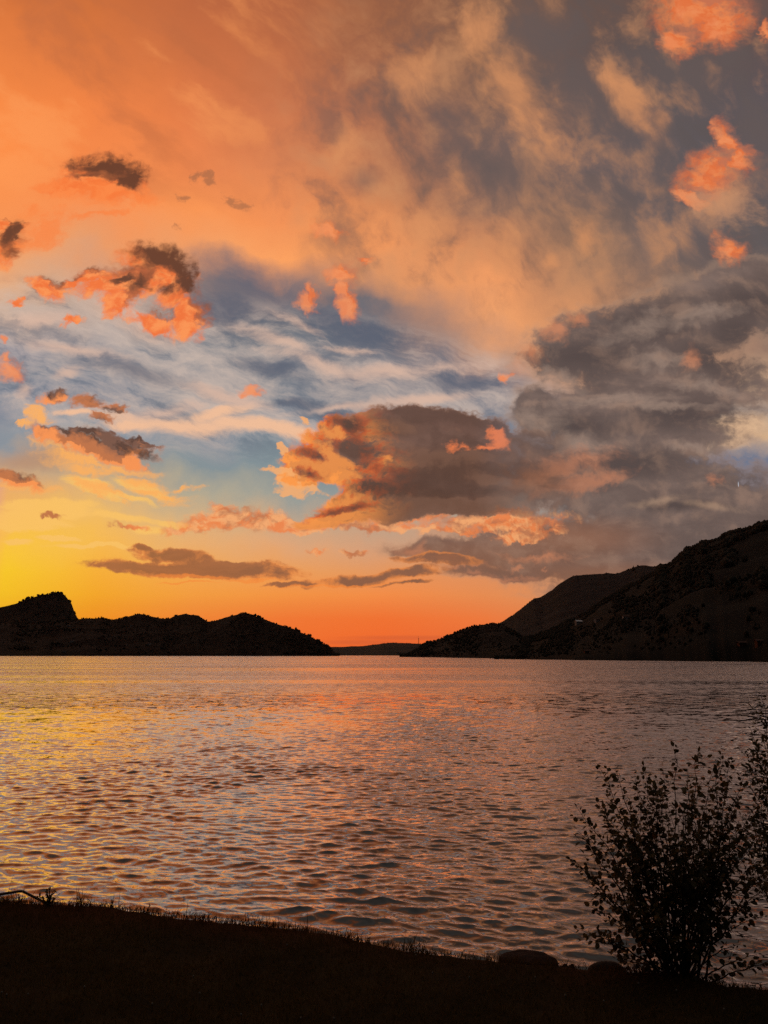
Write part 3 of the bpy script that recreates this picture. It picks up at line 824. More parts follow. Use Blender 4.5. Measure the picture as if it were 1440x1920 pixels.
def build_bank():
    xs = np.arange(-9, 9.01, 0.05)
    ye = edge_y(xs) + (fbm(xs / 0.12, xs * 0, 3, 71) - 0.5) * 0.06
    t = np.linspace(0, 1, 130)[:, None] ** 0.8
    Y = -4 + (ye[None] + 4) * t
    X = np.repeat(xs[None], len(t), 0)
    Z = lawn_z(X, Y)
    rows = [np.stack([X, Y, Z], -1)]
    for d, z in ((0.05, -0.02), (0.14, -0.10), (0.35, -0.42), (0.8, -1.2), (1.4, -2.3), (2.4, -3.6)):
        n = (fbm(xs / 0.3 + d * 9, xs * 0 + d, 3, 12) - 0.5)
        rows.append(np.stack([xs, ye + d + n * d * 0.5, LAWN + z + n * 0.15 * min(1, d)], -1)[None])
    V = np.concatenate(rows, 0)
    def b():
        p = pos()
        n = noise(p, 3.0, 6, 0.6, dims='3D')
        c = mix(rgb(0.022, 0.015, 0.007), rgb(0.040, 0.025, 0.010), step(n, 0.35, 0.65))
        s = node('ShaderNodeSeparateXYZ'); put(s.inputs[0], p)
        x, y = E(s.outputs[0]), E(s.outputs[1])
        # dry reddish soil and moss along the rim
        rim = step(y + x * 0.26 + (n - 0.5) * 0.8, 4.30, 4.85)
        c = mix(c, rgb(0.060, 0.018, 0.006), rim * 0.8)
        return principled(c, 0.95, 0.05)
    o = mesh_obj("grassy_bank", V.reshape(-1, 3), grid_faces(V.shape[0], V.shape[1]), material("bank_soil", b), smooth=True)
    setting(o)
build_bank()

def blades(name, P, H, W, lean, mat, kind='stuff'):
    """grass blades: a bent tapering strip each"""
    n = len(P)
    a = RNG.uniform(0, 6.283, n)
    b = RNG.uniform(0, 6.283, n)
    wx, wy = np.cos(a) * W / 2, np.sin(a) * W / 2
    lx, ly = np.cos(b) * lean * H, np.sin(b) * lean * H
    def pt(f, w):
        return [np.stack([P[:, 0] + lx * f * f + s * wx * w, P[:, 1] + ly * f * f + s * wy * w, P[:, 2] + H * f * (1 - 0.25 * lean * f)], -1) for s in (-1, 1)]
    v = pt(0, 1) + pt(0.45, 0.85) + pt(0.8, 0.5)
    tip = pt(1.0, 0.0)[0]
    V = np.stack(v + [tip], 1)
    base = (np.arange(n) * 7)[:, None]
    q = np.concatenate([base + np.array([[0, 1, 3]]), base + np.array([[0, 3, 2]]), base + np.array([[2, 3, 5]]), base + np.array([[2, 5, 4]]), base + np.array([[4, 5, 6]])])
    o = mesh_obj(name, V.reshape(-1, 3), q, mat)
    if kind: setting(o, kind)
    return o

def grass_build():
    p = pos()
    n = noise(p, 1.6, 4, 0.6, dims='3D')
    f = noise(p, 60.0, 2, 0.5, dims='3D')
    c = mix(rgb(0.060, 0.044, 0.014), rgb(0.115, 0.070, 0.022), step(f, 0.35, 0.65))
    s = node('ShaderNodeSeparateXYZ'); put(s.inputs[0], p)
    x, y = E(s.outputs[0]), E(s.outputs[1])
    rim = step(y + x * 0.26 + (n - 0.5) * 1.0, 4.35, 4.9)
    c = mix(c, rgb(0.120, 0.040, 0.012), rim * 0.6)
    d = node('ShaderNodeBsdfDiffuse'); put(d.inputs[0], c)
    tr = node('ShaderNodeBsdfTranslucent'); put(tr.inputs[0], c)
    mx = node('ShaderNodeMixShader'); mx.inputs[0].default_value = 0.3
    TREE[-1].links.new(d.outputs[0], mx.inputs[1]); TREE[-1].links.new(tr.outputs[0], mx.inputs[2])
    return mx.outputs[0]
GRASS = material("grass_blades", grass_build)

def build_grass():
    n = 110000
    y = 2.6 + RNG.uniform(0, 1, n) ** 0.8 * 3.6
    x = RNG.uniform(-0.62, 0.62, n) * y
    keep = y < edge_y(x) + 0.05
    x, y = x[keep], y[keep]
    patch = fbm(x / 0.35, y / 0.35, 3, 3)
    H = RNG.uniform(0.02, 0.045, len(x)) * (0.6 + 0.9 * patch)
    P = np.stack([x, y, lawn_z(x, y) - 0.004], -1)
    # longer growth on the rim
    m2 = 5200
    x2 = RNG.uniform(-4.2, 3.2, m2)
    y2 = edge_y(x2) + RNG.normal(0.0, 0.045, m2)
    cl = fbm(x2 / 0.18, x2 * 0 + 5, 3, 31)
    H2 = RNG.uniform(0.03, 0.10, m2) * np.clip((cl - 0.25) * 2.4, 0.25, 1.5) * np.where(x2 > 0.3, 0.75, 1.0)
    P2 = np.stack([x2, y2, LAWN - 0.03 + 0 * x2], -1)
    # a few tall stalks
    st = [(345, 1.6), (349, 1.2), (388, .8), (362, .7), (217, 1.1), (222, 1.3), (209, .8), (543, 1.3), (577, 1.2), (575, .9), (546, .8), (722, 1.1), (727, .9), (12, 2.0), (6, 1.6), (24, 1.4), (40, 1.2), (36, 1.0), (752, .8), (790, .7), (800, .6)]
    x3, y3, H3 = [], [], []
    for px, k in st:
        py = np.interp(px, [a for a, b in EDGE_PX], [b for a, b in EDGE_PX])
        q = on_plane(px, py, LAWN)
        x3.append(q[0]); y3.append(q[1]); H3.append(0.115 * k)
    P3 = np.stack([x3, y3, [LAWN - 0.02] * len(x3)], -1)
    PP = np.concatenate([P, P2, P3])
    HH = np.concatenate([H, H2, np.array(H3)])
    W = np.concatenate([np.full(len(P), 0.0035), np.full(m2, 0.0045), np.full(len(x3), 0.005)])
    lean = np.concatenate([RNG.uniform(0.2, 0.9, len(P)), RNG.uniform(0.1, 0.8, m2), RNG.uniform(0.05, 0.35, len(x3))])
    blades("grass", PP, HH, W, lean, GRASS)
build_grass()

# ------------------------------------------------------------------ stones at the water's edge
def stone(name, px0, px1, py_top, py_bot, label, seed, mat, dy=0.06, group=None):
    mid = on_plane((px0 + px1) / 2, py_bot, LAWN - 0.01)
    y = mid[1] + dy
    sc = y / F
    w, h = (px1 - px0) * sc, (py_bot - py_top) * sc * 0.36 + 0.03
    bm = bmesh.new()
    bmesh.ops.create_icosphere(bm, subdivisions=5, radius=1.0)
    r = np.random.default_rng(seed)
    planes = [(Vector(r.normal(0, 1, 3)).normalized(), r.uniform(0.72, 0.95)) for _ in range(9)]
    V = []
    for v in bm.verts:
        p = v.co.copy()
        for n_, d_ in planes:
            e = p.dot(n_) - d_
            if e > 0: p -= n_ * e * 0.85
        q = np.array([p.x, p.y, p.z])
        k = 1 + 0.13 * (float(fbm(np.array(q[0] * 2.2 + 5), np.array(q[1] * 2.2 + q[2] * 1.7), 4, seed)) - 0.5) + 0.05 * (float(fbm(np.array(q[0] * 9), np.array(q[1] * 9 + q[2] * 8), 3, seed + 3)) - 0.5)
        V.append((q[0] * k * w / 2, q[1] * k * w * 0.36, q[2] * k * h))
    F_ = [tuple(a.index for a in f.verts) for f in bm.faces]
    bm.free()
    o = mesh_obj(name, V, F_, mat, smooth=True, loc=(uv((px0 + px1) / 2, 0)[0] / uscale(0) * uscale(py_bot) * y, y, LAWN - 0.04))
    return tag(o, label, 'rock', group)
def rock_mat(name, a, b_):
    def b():
        p = objpos()
        c = mix(rgb(*a), rgb(*b_), step(noise(p, 14.0, 6, 0.65, dims='3D'), 0.35, 0.68))
        bp = node('ShaderNodeBump'); bp.inputs['Strength'].default_value = 0.6; bp.inputs['Distance'].default_value = 0.01
        put(bp.inputs['Height'], noise(p, 40.0, 5, 0.65, dims='3D'))
        return principled(c, 0.9, 0.15, E(bp.outputs[0]))
    return material(name, b)
ROCK = rock_mat("brown_rock", (0.012, 0.006, 0.005), (0.034, 0.014, 0.010))
DARKROCK = rock_mat("black_wet_rock", (0.012, 0.010, 0.009), (0.026, 0.02, 0.016))
stone("boulder", 930, 1042, 1782, 1812, "rounded brown boulder on the grassy rim, the largest stone by the water", 4, ROCK, 0.10)
stone("flat_rock", 1106, 1172, 1809, 1821, "low flat black rock at the water's edge left of the leafy bush", 9, DARKROCK, 0.08)
stone("small_stone", 1052, 1068, 1808, 1818, "small reddish stone next to the big boulder, the nearer of a pair", 14, ROCK, 0.05)
stone("small_stone", 1066, 1080, 1809, 1818, "small reddish stone of a pair, the one nearer the flat black rock", 17, ROCK, 0.05)

# ------------------------------------------------------------------ tubes
def tube(pts, radii, sides=8, cap=True):
    """swept tube through points; returns verts, quads as tuples"""
    pts = [Vector(p) for p in pts]
    V, Fc = [], []
    n = len(pts)
    prev = None
    for i, p in enumerate(pts):
        d = (pts[min(i + 1, n - 1)] - pts[max(i - 1, 0)]).normalized()
        ref = prev if prev is not None else (Vector((0, 0, 1)) if abs(d.z) < 0.9 else Vector((1, 0, 0)))
        a = (ref - d * ref.dot(d)).normalized()
        prev = a
        b = d.cross(a)
        r = radii[i] if not np.isscalar(radii) else radii
        for k in range(sides):
            t = 2 * math.pi * k / sides
            V.append(tuple(p + (a * math.cos(t) + b * math.sin(t)) * r))
    for i in range(n - 1):
        for k in range(sides):
            k2 = (k + 1) % sides
            Fc.append((i * sides + k, i * sides + k2, (i + 1) * sides + k2, (i + 1) * sides + k))
    if cap:
        Fc.append(tuple(range(sides))[::-1])
        Fc.append(tuple((n - 1) * sides + k for k in range(sides)))
    return V, Fc
def join(parts):
    V, Fc = [], []
    for v, f in parts:
        o = len(V)
        V += list(v)
        Fc += [tuple(i + o for i in q) for q in f]
    return V, Fc
def bend(p0, p1, p2, n=8):
    return [tuple((1 - t) ** 2 * a + 2 * t * (1 - t) * b + t * t * c for a, b, c in zip(p0, p1, p2)) for t in np.linspace(0, 1, n)]
def at(px, py, y):
    u, v = uv(px, py)
    return np.array([u * y, y, HW + v * y])

# ------------------------------------------------------------------ handrail at the bathing steps, left
def metal_build():
    p = objpos()
    n = noise(p, 30.0, 5, 0.6, dims='3D')
    c = mix(rgb(0.05, 0.04, 0.035), rgb(0.09, 0.05, 0.03), step(n, 0.45, 0.65))
    b = node('ShaderNodeBsdfPrincipled'); put(b.inputs['Base Color'], c)
    b.inputs['Metallic'].default_value = 0.55; put(b.inputs['Roughness'], step(n, 0.3, 0.7, 0.35, 0.6))
    return b.outputs[0]
METAL = material("weathered_steel", metal_build)
YR = EDGE[3][1] + 0.16
hr = empty("handrail", at(-60, 1720, YR), "bent dark metal handrail rising over the bank at the lake, left of the weed tuft", "handrail")
def rel(o, P): return [tuple(np.array(p) - np.array(o.location)) for p in P]
a_, b_, c_, d_ = at(-130, 1697, YR), at(41, 1670.5, YR), at(78, 1689, YR + 0.02), at(108, 1712, YR + 0.05)
k1, k2 = b_ + (a_ - b_) * 0.06, b_ + (c_ - b_) * 0.14
v, f = tube(rel(hr, [a_, (a_ + k1) / 2] + bend(b_ + (a_ - b_) * 0.03, b_, b_ + (c_ - b_) * 0.08, 5) + [c_, d_]), 0.0085, 10)
mesh_obj("rail", v, f, METAL, hr, True)
q = at(-118, 1695, YR)
v, f = tube(rel(hr, [q, q - np.array([0, 0, 0.25]), q - np.array([0, -0.05, 0.6])]), 0.0085, 10)
mesh_obj("post", v, f, METAL, hr, True)

# ------------------------------------------------------------------ leaves and shrubs
def leaf_build(a, b_, c_):
    def b():
        p = pos()
        n = noise(p, 9.0, 2, 0.5, dims='3D')
        f = noise(p, 26.0, 2, 0.5, dims='3D')
        col = mix(rgb(*a), rgb(*b_), step(n, 0.38, 0.62))
        col = mix(col, rgb(*c_), step(f, 0.60, 0.70))
        d = node('ShaderNodeBsdfPrincipled'); put(d.inputs['Base Color'], col)
        d.inputs['Roughness'].default_value = 0.5; d.inputs['Specular IOR Level'].default_value = 0.25
        tr = node('ShaderNodeBsdfTranslucent'); put(tr.inputs[0], col)
        mx = node('ShaderNodeMixShader'); mx.inputs[0].default_value = 0.45
        TREE[-1].links.new(d.outputs[0], mx.inputs[1]); TREE[-1].links.new(tr.outputs[0], mx.inputs[2])
        return mx.outputs[0]
    return b
LEAF = material("bush_leaf", leaf_build((0.045, 0.036, 0.010), (0.095, 0.068, 0.016), (0.17, 0.085, 0.016)))
LEAF2 = material("fine_bush_leaf", leaf_build((0.045, 0.040, 0.011), (0.085, 0.068, 0.016), (0.11, 0.085, 0.018)))
BARK = material("twig_bark", lambda: principled(mix(rgb(0.012, 0.009, 0.007), rgb(0.03, 0.02, 0.014), step(noise(objpos(), 60, 4, 0.6, dims='3D'), 0.4, 0.65)), 0.85, 0.2))
rnd = random.Random(5)

def leaf(pos_, direction, normal, L, W):
    """a folded, slightly cupped blade with a pointed tip"""
    d = Vector(direction).normalized()
    n = Vector(normal); n = (n - d * n.dot(d)).normalized()
    s = d.cross(n)
    p = Vector(pos_)
    prof = [(0.0, 0.0, 0), (0.18, 0.30, .03), (0.42, 0.50, .05), (0.68, 0.43, .04), (0.88, 0.22, .0), (1.0, 0.0, -.05)]
    curl = rnd.uniform(-0.05, 0.22)
    V = []
    for t, w, lift in prof:
        c = p + d * (t * L) - n * (curl * L * t * t)
        V.append(tuple(c))
        if 0 < t < 1:
            V.append(tuple(c + s * w * W + n * lift * L * 1.6))
            V.append(tuple(c - s * w * W + n * lift * L * 1.6))
    # 0 base | 1,2,3 | 4,5,6 | 7,8,9 | 10,11,12 | 13 tip
    Fc = [(0, 1, 2), (0, 3, 1)]
    for a in (1, 4, 7):
        Fc += [(a, a + 3, a + 4, a + 1), (a, a + 2, a + 5, a + 3)]
    Fc += [(10, 13, 11), (10, 12, 13)]
    return V, Fc

def jitter(s): return Vector((rnd.gauss(0, s), rnd.gauss(0, s), rnd.gauss(0, s)))

def shrub(name, label, cat, base, tips, depth, leafmat, L, W, gap, twig, rad, narrow=False):
    """fan of stems from one stool; tips are sight lines with a forward distance offset each"""
    root = empty(name, tuple(base), label, cat)
    B = Vector(base)
    LV = []
    for px, py, off, dens in tips:
        T = Vector(at(px, py, base[1] + off))
        b0 = B + Vector((rnd.uniform(-.08, .08) + (T.x - B.x) * 0.06, rnd.uniform(-.08, .08), -0.06))
        out = T - b0
        ctrl = b0 + Vector((out.x * 0.40, out.y * 0.3, out.z * (0.62 if out.z > 0.4 else 0.75)))
        n = 12
        P = [Vector(q) for q in bend(b0, ctrl, T, n)]
        for i in range(2, n - 1): P[i] += jitter(0.008 * out.length)
        R = [rad * (1 - 0.85 * i / (n - 1)) for i in range(n)]
        parts = [tube(P, R, 6)]
        path = [(P, R, 0.20)]
        nt = int(twig * out.length * 5.5)
        for _ in range(nt):
            t = rnd.uniform(0.22, 0.93)
            i = int(t * (n - 1))
            p = P[i].lerp(P[i + 1], t * (n - 1) - i)
            d = (P[i + 1] - P[i]).normalized()
            side = jitter(1.0); side = (side - d * side.dot(d)).normalized()
            d2 = (d * rnd.uniform(0.5, 1.1) + side * 0.7 + Vector((0, 0, 0.22))).normalized()
            ln = rnd.uniform(0.10, 0.30) * (1.15 - t) * (1.3 if out.length > 0.7 else 0.8)
            e = p + d2 * ln
            Q = [Vector(q) for q in bend(p, p + d2 * ln * 0.5 + jitter(0.012), e + Vector((0, 0, ln * 0.15)), 5)]
            parts.append(tube(Q, [R[i] * 0.5, R[i] * 0.42, R[i] * 0.36, R[i] * 0.3, 0.0012], 5))
            path.append((Q, None, 0.15))
        v, f = join(parts)
        mesh_obj("stem", [tuple(Vector(q) - B) for q in v], f, BARK, root, True)
        for Q, _, start in path:
            ln = sum((Q[i + 1] - Q[i]).length for i in range(len(Q) - 1))
            cnt = max(2, int(ln / gap * dens))
            for c in range(cnt + 1):
                t = start + (1 - start) * c / cnt
                if rnd.random() > 0.45 + 0.55 * t: continue
                x = t * (len(Q) - 1); i = min(int(x), len(Q) - 2)
                p = Q[i].lerp(Q[i + 1], x - i)
                d = (Q[i + 1] - Q[i]).normalized()
                side = jitter(1.0); side = (side - d * side.dot(d)).normalized()
                ld = (d * rnd.uniform(0.1, 0.8) + side + Vector((0, 0, rnd.uniform(-.35, .25)))).normalized()
                nn = Vector((0, 0, 1)) + jitter(0.55)
                s = rnd.uniform(0.6, 1.15) * (1.05 - 0.35 * t)
                if c == cnt: ld = (d + jitter(0.3)).normalized()
                LV.append(leaf(p + ld * 0.008, ld, nn, L * s, W * s))
    v, f = join(LV)
    mesh_obj("foliage", [tuple(Vector(q) - B) for q in v], f, leafmat, root)
    return root

bx = on_plane(1285, 1829, LAWN)
tips = [(1263, 1403, 0.0, .35), (1310, 1408, .05, 1.0), (1355, 1412, -.05, .8), (1243, 1440, .1, 1), (1208, 1438, .0, 1.1), (1190, 1452, -.1, 1), (1155, 1444, .05, 1.1), (1126, 1442, .1, 1.0), (1338, 1440, .15, 1), (1365, 1470, 0, 1), (1222, 1470, -.1, 1),
        (1118, 1500, -.05, 1.1), (1083, 1516, .05, 1.1), (1084, 1558, -.05, 1.1), (1072, 1612, .0, 1.0), (1098, 1640, -.1, 1), (1112, 1668, .1, 1), (1085, 1742, .0, 1.2), (1092, 1762, -.1, 1.2), (1108, 1700, -.15, 1), (1150, 1600, .2, 1), (1180, 1540, -.2, 1),
        (1290, 1480, -.2, 1), (1325, 1500, .2, 1), (1385, 1500, .05, 1), (1410, 1540, -.1, 1), (1425, 1600, .1, 1), (1440, 1660, .0, 1), (1250, 1520, .25, 1), (1275, 1560, -.3, 1), (1215, 1600, -.25, 1), (1340, 1580, -.25, 1), (1300, 1640, .3, 1),
        (1430, 1720, .1, .9), (1420, 1790, -.05, .9), (1455, 1800, .05, .8), (1390, 1770, -.15, .9), (1160, 1680, -.3, 1.1), (1180, 1740, -.3, 1.1), (1130, 1720, .15, 1.1), (1230, 1700, -.35, 1.1), (1350, 1700, -.3, 1), (1150, 1790, .1, 1), (1260, 1760, -.3, 1), (1400, 1640, .25, 1), (1395, 1455, .2, 1), (1420, 1500, .25, 1), (1435, 1560, -.2, 1), (1385, 1560, .3, 1), (1445, 1620, .25, 1), (1175, 1490, .2, 1), (1140, 1545, -.15, 1), (1290, 1440, .2, .9), (1375, 1425, .25, .8)]
shrub("leafy_bush", "dark leafy bush with fanned stems and rounded leaves at the water's edge", "bush", (bx[0], bx[1] + 0.05, LAWN), tips, 0.3, LEAF, 0.042, 0.031, 0.0165, 1.6, 0.006)

by = bx[1] + 0.35
b2 = at(1530, 1880, by)
tips2 = [(1427, 1304, 0, 1.3), (1452, 1330, .1, 1.3), (1408, 1368, -.05, 1.3), (1432, 1392, .1, 1.2), (1412, 1424, .05, 1.2), (1405, 1452, -.1, 1.2), (1470, 1380, 0, 1.3), (1445, 1440, .1, 1.3), (1415, 1500, .0, 1.2), (1402, 1535, .1, 1.1), (1450, 1520, -.1, 1.3), (1490, 1420, 0, 1.3),
         (1425, 1590, .1, 1.1), (1460, 1600, -.1, 1.2), (1440, 1670, .1, 1.1), (1500, 1500, .1, 1.3), (1530, 1350, .1, 1.3), (1560, 1420, 0, 1.2), (1600, 1500, 0, 1.2), (1500, 1600, .2, 1.2), (1440, 1480, .2, 1.2), (1470, 1470, -.2, 1.3)]
shrub("tall_shrub", "tall shrub with fine narrow leaves leaning in beside the rounder leafy bush", "bush", (b2[0], by, LAWN - 0.1), tips2, 0.3, LEAF2, 0.046, 0.019, 0.013, 1.7, 0.008)

# a weed tuft at the foot of the handrail
def weed(name, label, px, py, wpx, hpx, n, L, W):
    y = on_plane(px, py, LAWN)[1] + 0.04
    B = Vector(at(px, py + 4, y))
    root = empty(name, tuple(B), label, "weed")
    sc = y / F
    parts, LV = [], []
    for k in range(n):
        a = rnd.uniform(-1, 1)
        T = B + Vector((a * wpx / 2 * sc, rnd.uniform(-.06, .06), (1 - 0.45 * abs(a)) * hpx * sc * rnd.uniform(0.6, 1.05)))
        P = [Vector(q) for q in bend(B + Vector((a * 0.015, 0, 0)), B + Vector((a * 0.02, 0, (T - B).z * 0.6)), T, 6)]
        parts.append(tube(P, [0.0028, .0025, .0022, .0019, .0015, .0008], 5))
        for c in range(7):
            t = 0.15 + 0.85 * c / 6
            x = t * 5; i = min(int(x), 4)
            p = P[i].lerp(P[i + 1], x - i)
            d = (P[i + 1] - P[i]).normalized()
            LV.append(leaf(p, d * 0.8 + jitter(0.6), Vector((0, 0, 1)) + jitter(.6), L * rnd.uniform(.6, 1.2), W * rnd.uniform(.6, 1.2)))
    v, f = join(parts)
    mesh_obj("stem", [tuple(Vector(q) - B) for q in v], f, BARK, root, True)
    v, f = join(LV)
    mesh_obj("foliage", [tuple(Vector(q) - B) for q in v], f, LEAF, root)
weed("weed_tuft", "dense dark weed tuft where the bent handrail meets the bank", 92, 1700, 48, 36, 16, 0.028, 0.012)
weed("weed_tuft", "low spiky weed on the rim right of the handrail's weed tuft", 212, 1703, 26, 18, 7, 0.02, 0.006)
weed("weed_tuft", "small weed on the rim just left of the tallest grass stalks", 272, 1716, 26, 18, 7, 0.022, 0.012)

# ------------------------------------------------------------------ pale clover heads in the lawn
def clover():
    parts = []
    bm = bmesh.new()
    bmesh.ops.create_icosphere(bm, subdivisions=2, radius=0.0045)
    V = [tuple(v.co * (1 + rnd.uniform(-.2, .2)) + Vector((0, 0, 0.032))) for v in bm.verts]
    Fc = [tuple(a.index for a in q.verts) for q in bm.faces]
    bm.free()
    return V, Fc
PALE = material("clover_white", lambda: principled(mix(rgb(0.10, 0.09, 0.07), rgb(0.18, 0.16, 0.13), step(noise(objpos(), 200, 2, 0.5, dims='3D'), 0.4, 0.6)), 0.8, 0.1))
STALK = material("clover_stalk", lambda: principled(mix(rgb(0.02, 0.025, 0.008), rgb(0.04, 0.04, 0.012), noise(objpos(), 80, 2, 0.5, dims='3D')), 0.8, 0.1))
spots = [(811, 1830), (780, 1793), (815, 1789), (538, 1778), (564, 1915), (626, 1915), (880, 1843), (490, 1885), (1132, 1876), (1060, 1868), (1004, 1836), (1197, 1842), (1268, 1852), (1357, 1886), (12, 1872), (52, 1874), (158, 1858), (285, 1891), (452, 1908), (3, 1866), (374, 1867), (362, 1838)]
proto = None
for sx, sy in spots:
    q = on_plane(sx, sy, LAWN + 0.03)
    z = float(lawn_z(np.array(q[0]), np.array(q[1])))
    if proto is None:
        cv, cf = clover()
        proto = empty("clover_flower", (q[0], q[1], z), "tiny pale clover flower standing in the dark lawn", "flower", "pale clover flowers in the lawn")
        mesh_obj("flower_head", cv, cf, PALE, proto, True)
        sv, sf = tube([(0, 0, -0.01), (0.001, 0, 0.012), (0, 0, 0.03)], 0.0009, 5)
        mesh_obj("stalk", sv, sf, STALK, proto)
        kids = list(proto.children)
    else:
        o = proto.copy(); o.location = (q[0], q[1], z); C.objects.link(o)
        for ch in kids:
            c = ch.copy(); c.parent = o; C.objects.link(c)

# ------------------------------------------------------------------ houses and mast on the far shores
WALL = material("pale_render", lambda: principled(mix(rgb(0.22, 0.20, 0.18), rgb(0.3, 0.28, 0.25), noise(objpos(), 0.7, 3, 0.5, dims='3D')), 0.9, 0.1))
TIMBER = material("brown_timber", lambda: principled(mix(rgb(0.09, 0.035, 0.02), rgb(0.13, 0.055, 0.03), noise(objpos(), 1.2, 3, 0.5, dims='3D')), 0.9, 0.1))
ROOF = material("roof_tile", lambda: principled(mix(rgb(0.07, 0.04, 0.03), rgb(0.11, 0.06, 0.04), noise(objpos(), 1.5, 3, 0.5, dims='3D')), 0.9, 0.1))
LIGHTROOF = material("pale_sheet_roof", lambda: principled(mix(rgb(0.55, 0.53, 0.5), rgb(0.68, 0.66, 0.62), noise(objpos(), 0.4, 3, 0.5, dims='3D')), 0.5, 0.4))
PANE = material("dark_glass", lambda: principled(mix(rgb(0.02, 0.02, 0.025), rgb(0.03, 0.03, 0.035), noise(objpos(), 1.0, 2, 0.5, dims='3D')), 0.1, 0.5))
def box(x0, x1, y0, y1, z0, z1):
    V = [(x, y, z) for z in (z0, z1) for y in (y0, y1) for x in (x0, x1)]
    return V, [(0, 2, 3, 1), (4, 5, 7, 6), (0, 1, 5, 4), (1, 3, 7, 5), (3, 2, 6, 7), (2, 0, 4, 6)]
def house(hname, px, py, w, d, h, label, roofmat=None, rot=None, wallmat=None):
    p = hill_point(hname, px, py)
    root = empty("house", (p[0], p[1], p[2]), label, "house")
    root.rotation_euler = (0, 0, rnd.uniform(-0.5, 0.5) if rot is None else rot)
    g = h * 0.45
    V, Fc = box(-w / 2, w / 2, -d / 2, d / 2, -3.0, h)
    V += [(-w / 2, 0, h + g), (w / 2, 0, h + g)]
    Fc = Fc[:1] + Fc[2:] + [(4, 6, 8), (5, 9, 7)]
    mesh_obj("wall", V, Fc, wallmat or WALL, root)
    e = 0.6
    k = g / (d / 2)
    R, RF = [], []
    for s in (-1, 1):
        o = len(R)
        y1, z1 = s * (d / 2 + e), h - e * k
        R += [(-w / 2 - e, 0, h + g + 0.02), (w / 2 + e, 0, h + g + 0.02), (w / 2 + e, y1, z1 + 0.02), (-w / 2 - e, y1, z1 + 0.02), (-w / 2 - e, 0, h + g + 0.3), (w / 2 + e, 0, h + g + 0.3), (w / 2 + e, y1, z1 + 0.3), (-w / 2 - e, y1, z1 + 0.3)]
        RF += [tuple(o + i for i in q) for q in ((0, 1, 2, 3), (4, 7, 6, 5), (0, 4, 5, 1), (2, 6, 7, 3), (1, 5, 6, 2), (0, 3, 7, 4))]
    mesh_obj("roof", R, RF, roofmat or ROOF, root)
    n = max(2, int(w / 3.2))
    for i in range(n):
        cx = -w / 2 + (i + 0.5) * w / n
        V, Fc = box(cx - 0.5, cx + 0.5, -d / 2 - 0.05, -d / 2 + 0.1, h * 0.45, h * 0.45 + 1.3)
        mesh_obj("window", V, Fc, PANE, root)
house("eastern_mountain", 1087, 1171, 12, 9, 5.0, "white-roofed house on the eastern slope, the brightest speck on the mountain", LIGHTROOF, 0.2)
house("eastern_mountain", 1123, 1167, 8, 7, 4.5, "pale house a little right of the bright white roof on the eastern slope", None)
house("eastern_mountain", 1146, 1122, 8, 7, 4.5, "lone pale house high on the eastern slope near the skyline")
house("eastern_mountain", 1178, 1164, 8, 8, 5.0, "pale house in the wood, right-hand one of three midway up the eastern slope")
house("eastern_mountain", 1101, 1228, 4, 3, 2.0, "small hut low on the eastern shore below the white roof", None, 0.1, TIMBER)
house("eastern_mountain", 1392, 1234, 5, 3, 1.6, "low timber hut on the eastern shore, left one of a pair", None, 0.1, TIMBER)
house("eastern_mountain", 1428, 1236, 6, 3, 1.6, "low timber hut on the eastern shore, at the far right end", None, 0.1, TIMBER)
house("western_hills", 124, 1175, 14, 10, 6, "pale house below the crag on the western hills")
house("western_hills", 43, 1204, 13, 10, 6, "lone pale house low down at the left end of the western hills")
house("western_hills", 133, 1205, 14, 10, 6, "pale house straight below the crag, near the western shore")
house("western_hills", 119, 1223, 13, 9, 5, "pale house on the western shore below the crag")
house("western_hills", 236, 1211, 12, 9, 5, "left-hand one of two pale houses on the meadow of the western shore")
house("western_hills", 277, 1209, 14, 10, 6, "right-hand one of two pale houses on the meadow of the western shore")
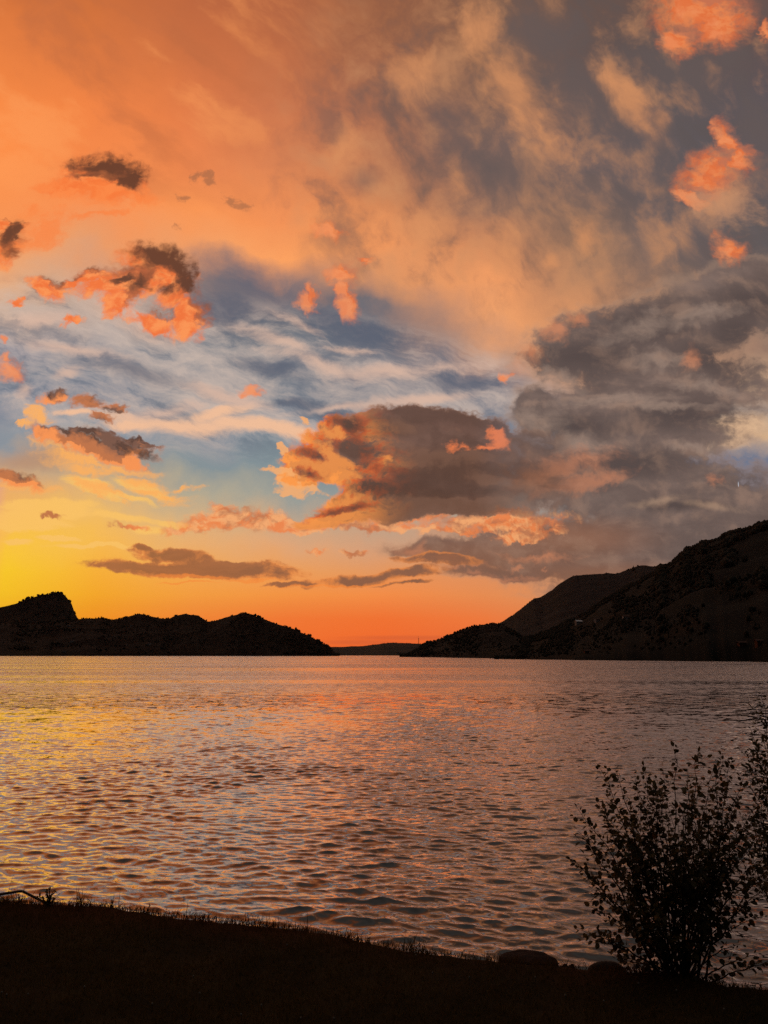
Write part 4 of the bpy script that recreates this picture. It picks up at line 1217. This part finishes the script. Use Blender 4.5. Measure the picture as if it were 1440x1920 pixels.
house("western_hills", 243, 1174, 14, 8, 5, "pale house at the top of the meadow in the middle of the western hills")
house("far_blue_hill", 746, 1226, 22, 14, 9, "pale house on the far shore in the gap between the headlands")

mp = hill_point("far_blue_hill", 785, 1208)
mast = empty("radio_mast", tuple(mp), "thin lattice radio mast on the skyline in the gap left of the eastern headland", "mast")
sc_ = mp[1] / F
mh = (1209 - 1195) * sc_
parts = []
legs = [(math.cos(t) , math.sin(t)) for t in (0.3, 2.39, 4.49)]
for lx, ly in legs: parts.append(tube([(lx * 4.5, ly * 4.5, -3), (lx * 1.2, ly * 1.2, mh * 0.75)], 0.9, 5))
for k in range(8):
    z0, z1 = mh * 0.75 * k / 8, mh * 0.75 * (k + 1) / 8
    r0, r1 = 4.5 - 3.3 * k / 8, 4.5 - 3.3 * (k + 1) / 8
    for i in range(3):
        a1, b1 = legs[i], legs[(i + 1) % 3]
        parts.append(tube([(a1[0] * r0, a1[1] * r0, z0), (b1[0] * r1, b1[1] * r1, z1)], 0.35, 4))
v, f = join(parts); mesh_obj("tower", v, f, METAL, mast)
v, f = tube([(0, 0, mh * 0.74), (0, 0, mh * 0.76), (0, 0, mh * 0.8)], [3.0, 4.0, 3.6], 12); mesh_obj("platform", v, f, METAL, mast)
v, f = tube([(0, 0, mh * 0.78), (0, 0, mh * 1.05)], [1.0, 0.5], 6); mesh_obj("antenna", v, f, METAL, mast)

# ------------------------------------------------------------------ the evening air
def haze_build():
    n = node('ShaderNodeVolumePrincipled')
    n.inputs['Color'].default_value = (0.85, 0.62, 0.50, 1)
    n.inputs['Density'].default_value = HAZE
    n.inputs['Anisotropy'].default_value = 0.0
    return n.outputs[0]
HAZE = 0.000007
hz = bpy.data.materials.new("evening_air")
hz.use_nodes = True
hz.node_tree.nodes.clear()
TREE.append(hz.node_tree)
vs_ = haze_build()
vo = node('ShaderNodeOutputMaterial')
hz.node_tree.links.new(vs_, vo.inputs['Volume'])
TREE.pop()
V, Fc = box(-30000, 30000, -300, 24000, -12, 1500)
setting(mesh_obj("haze", V, Fc, hz), 'stuff')
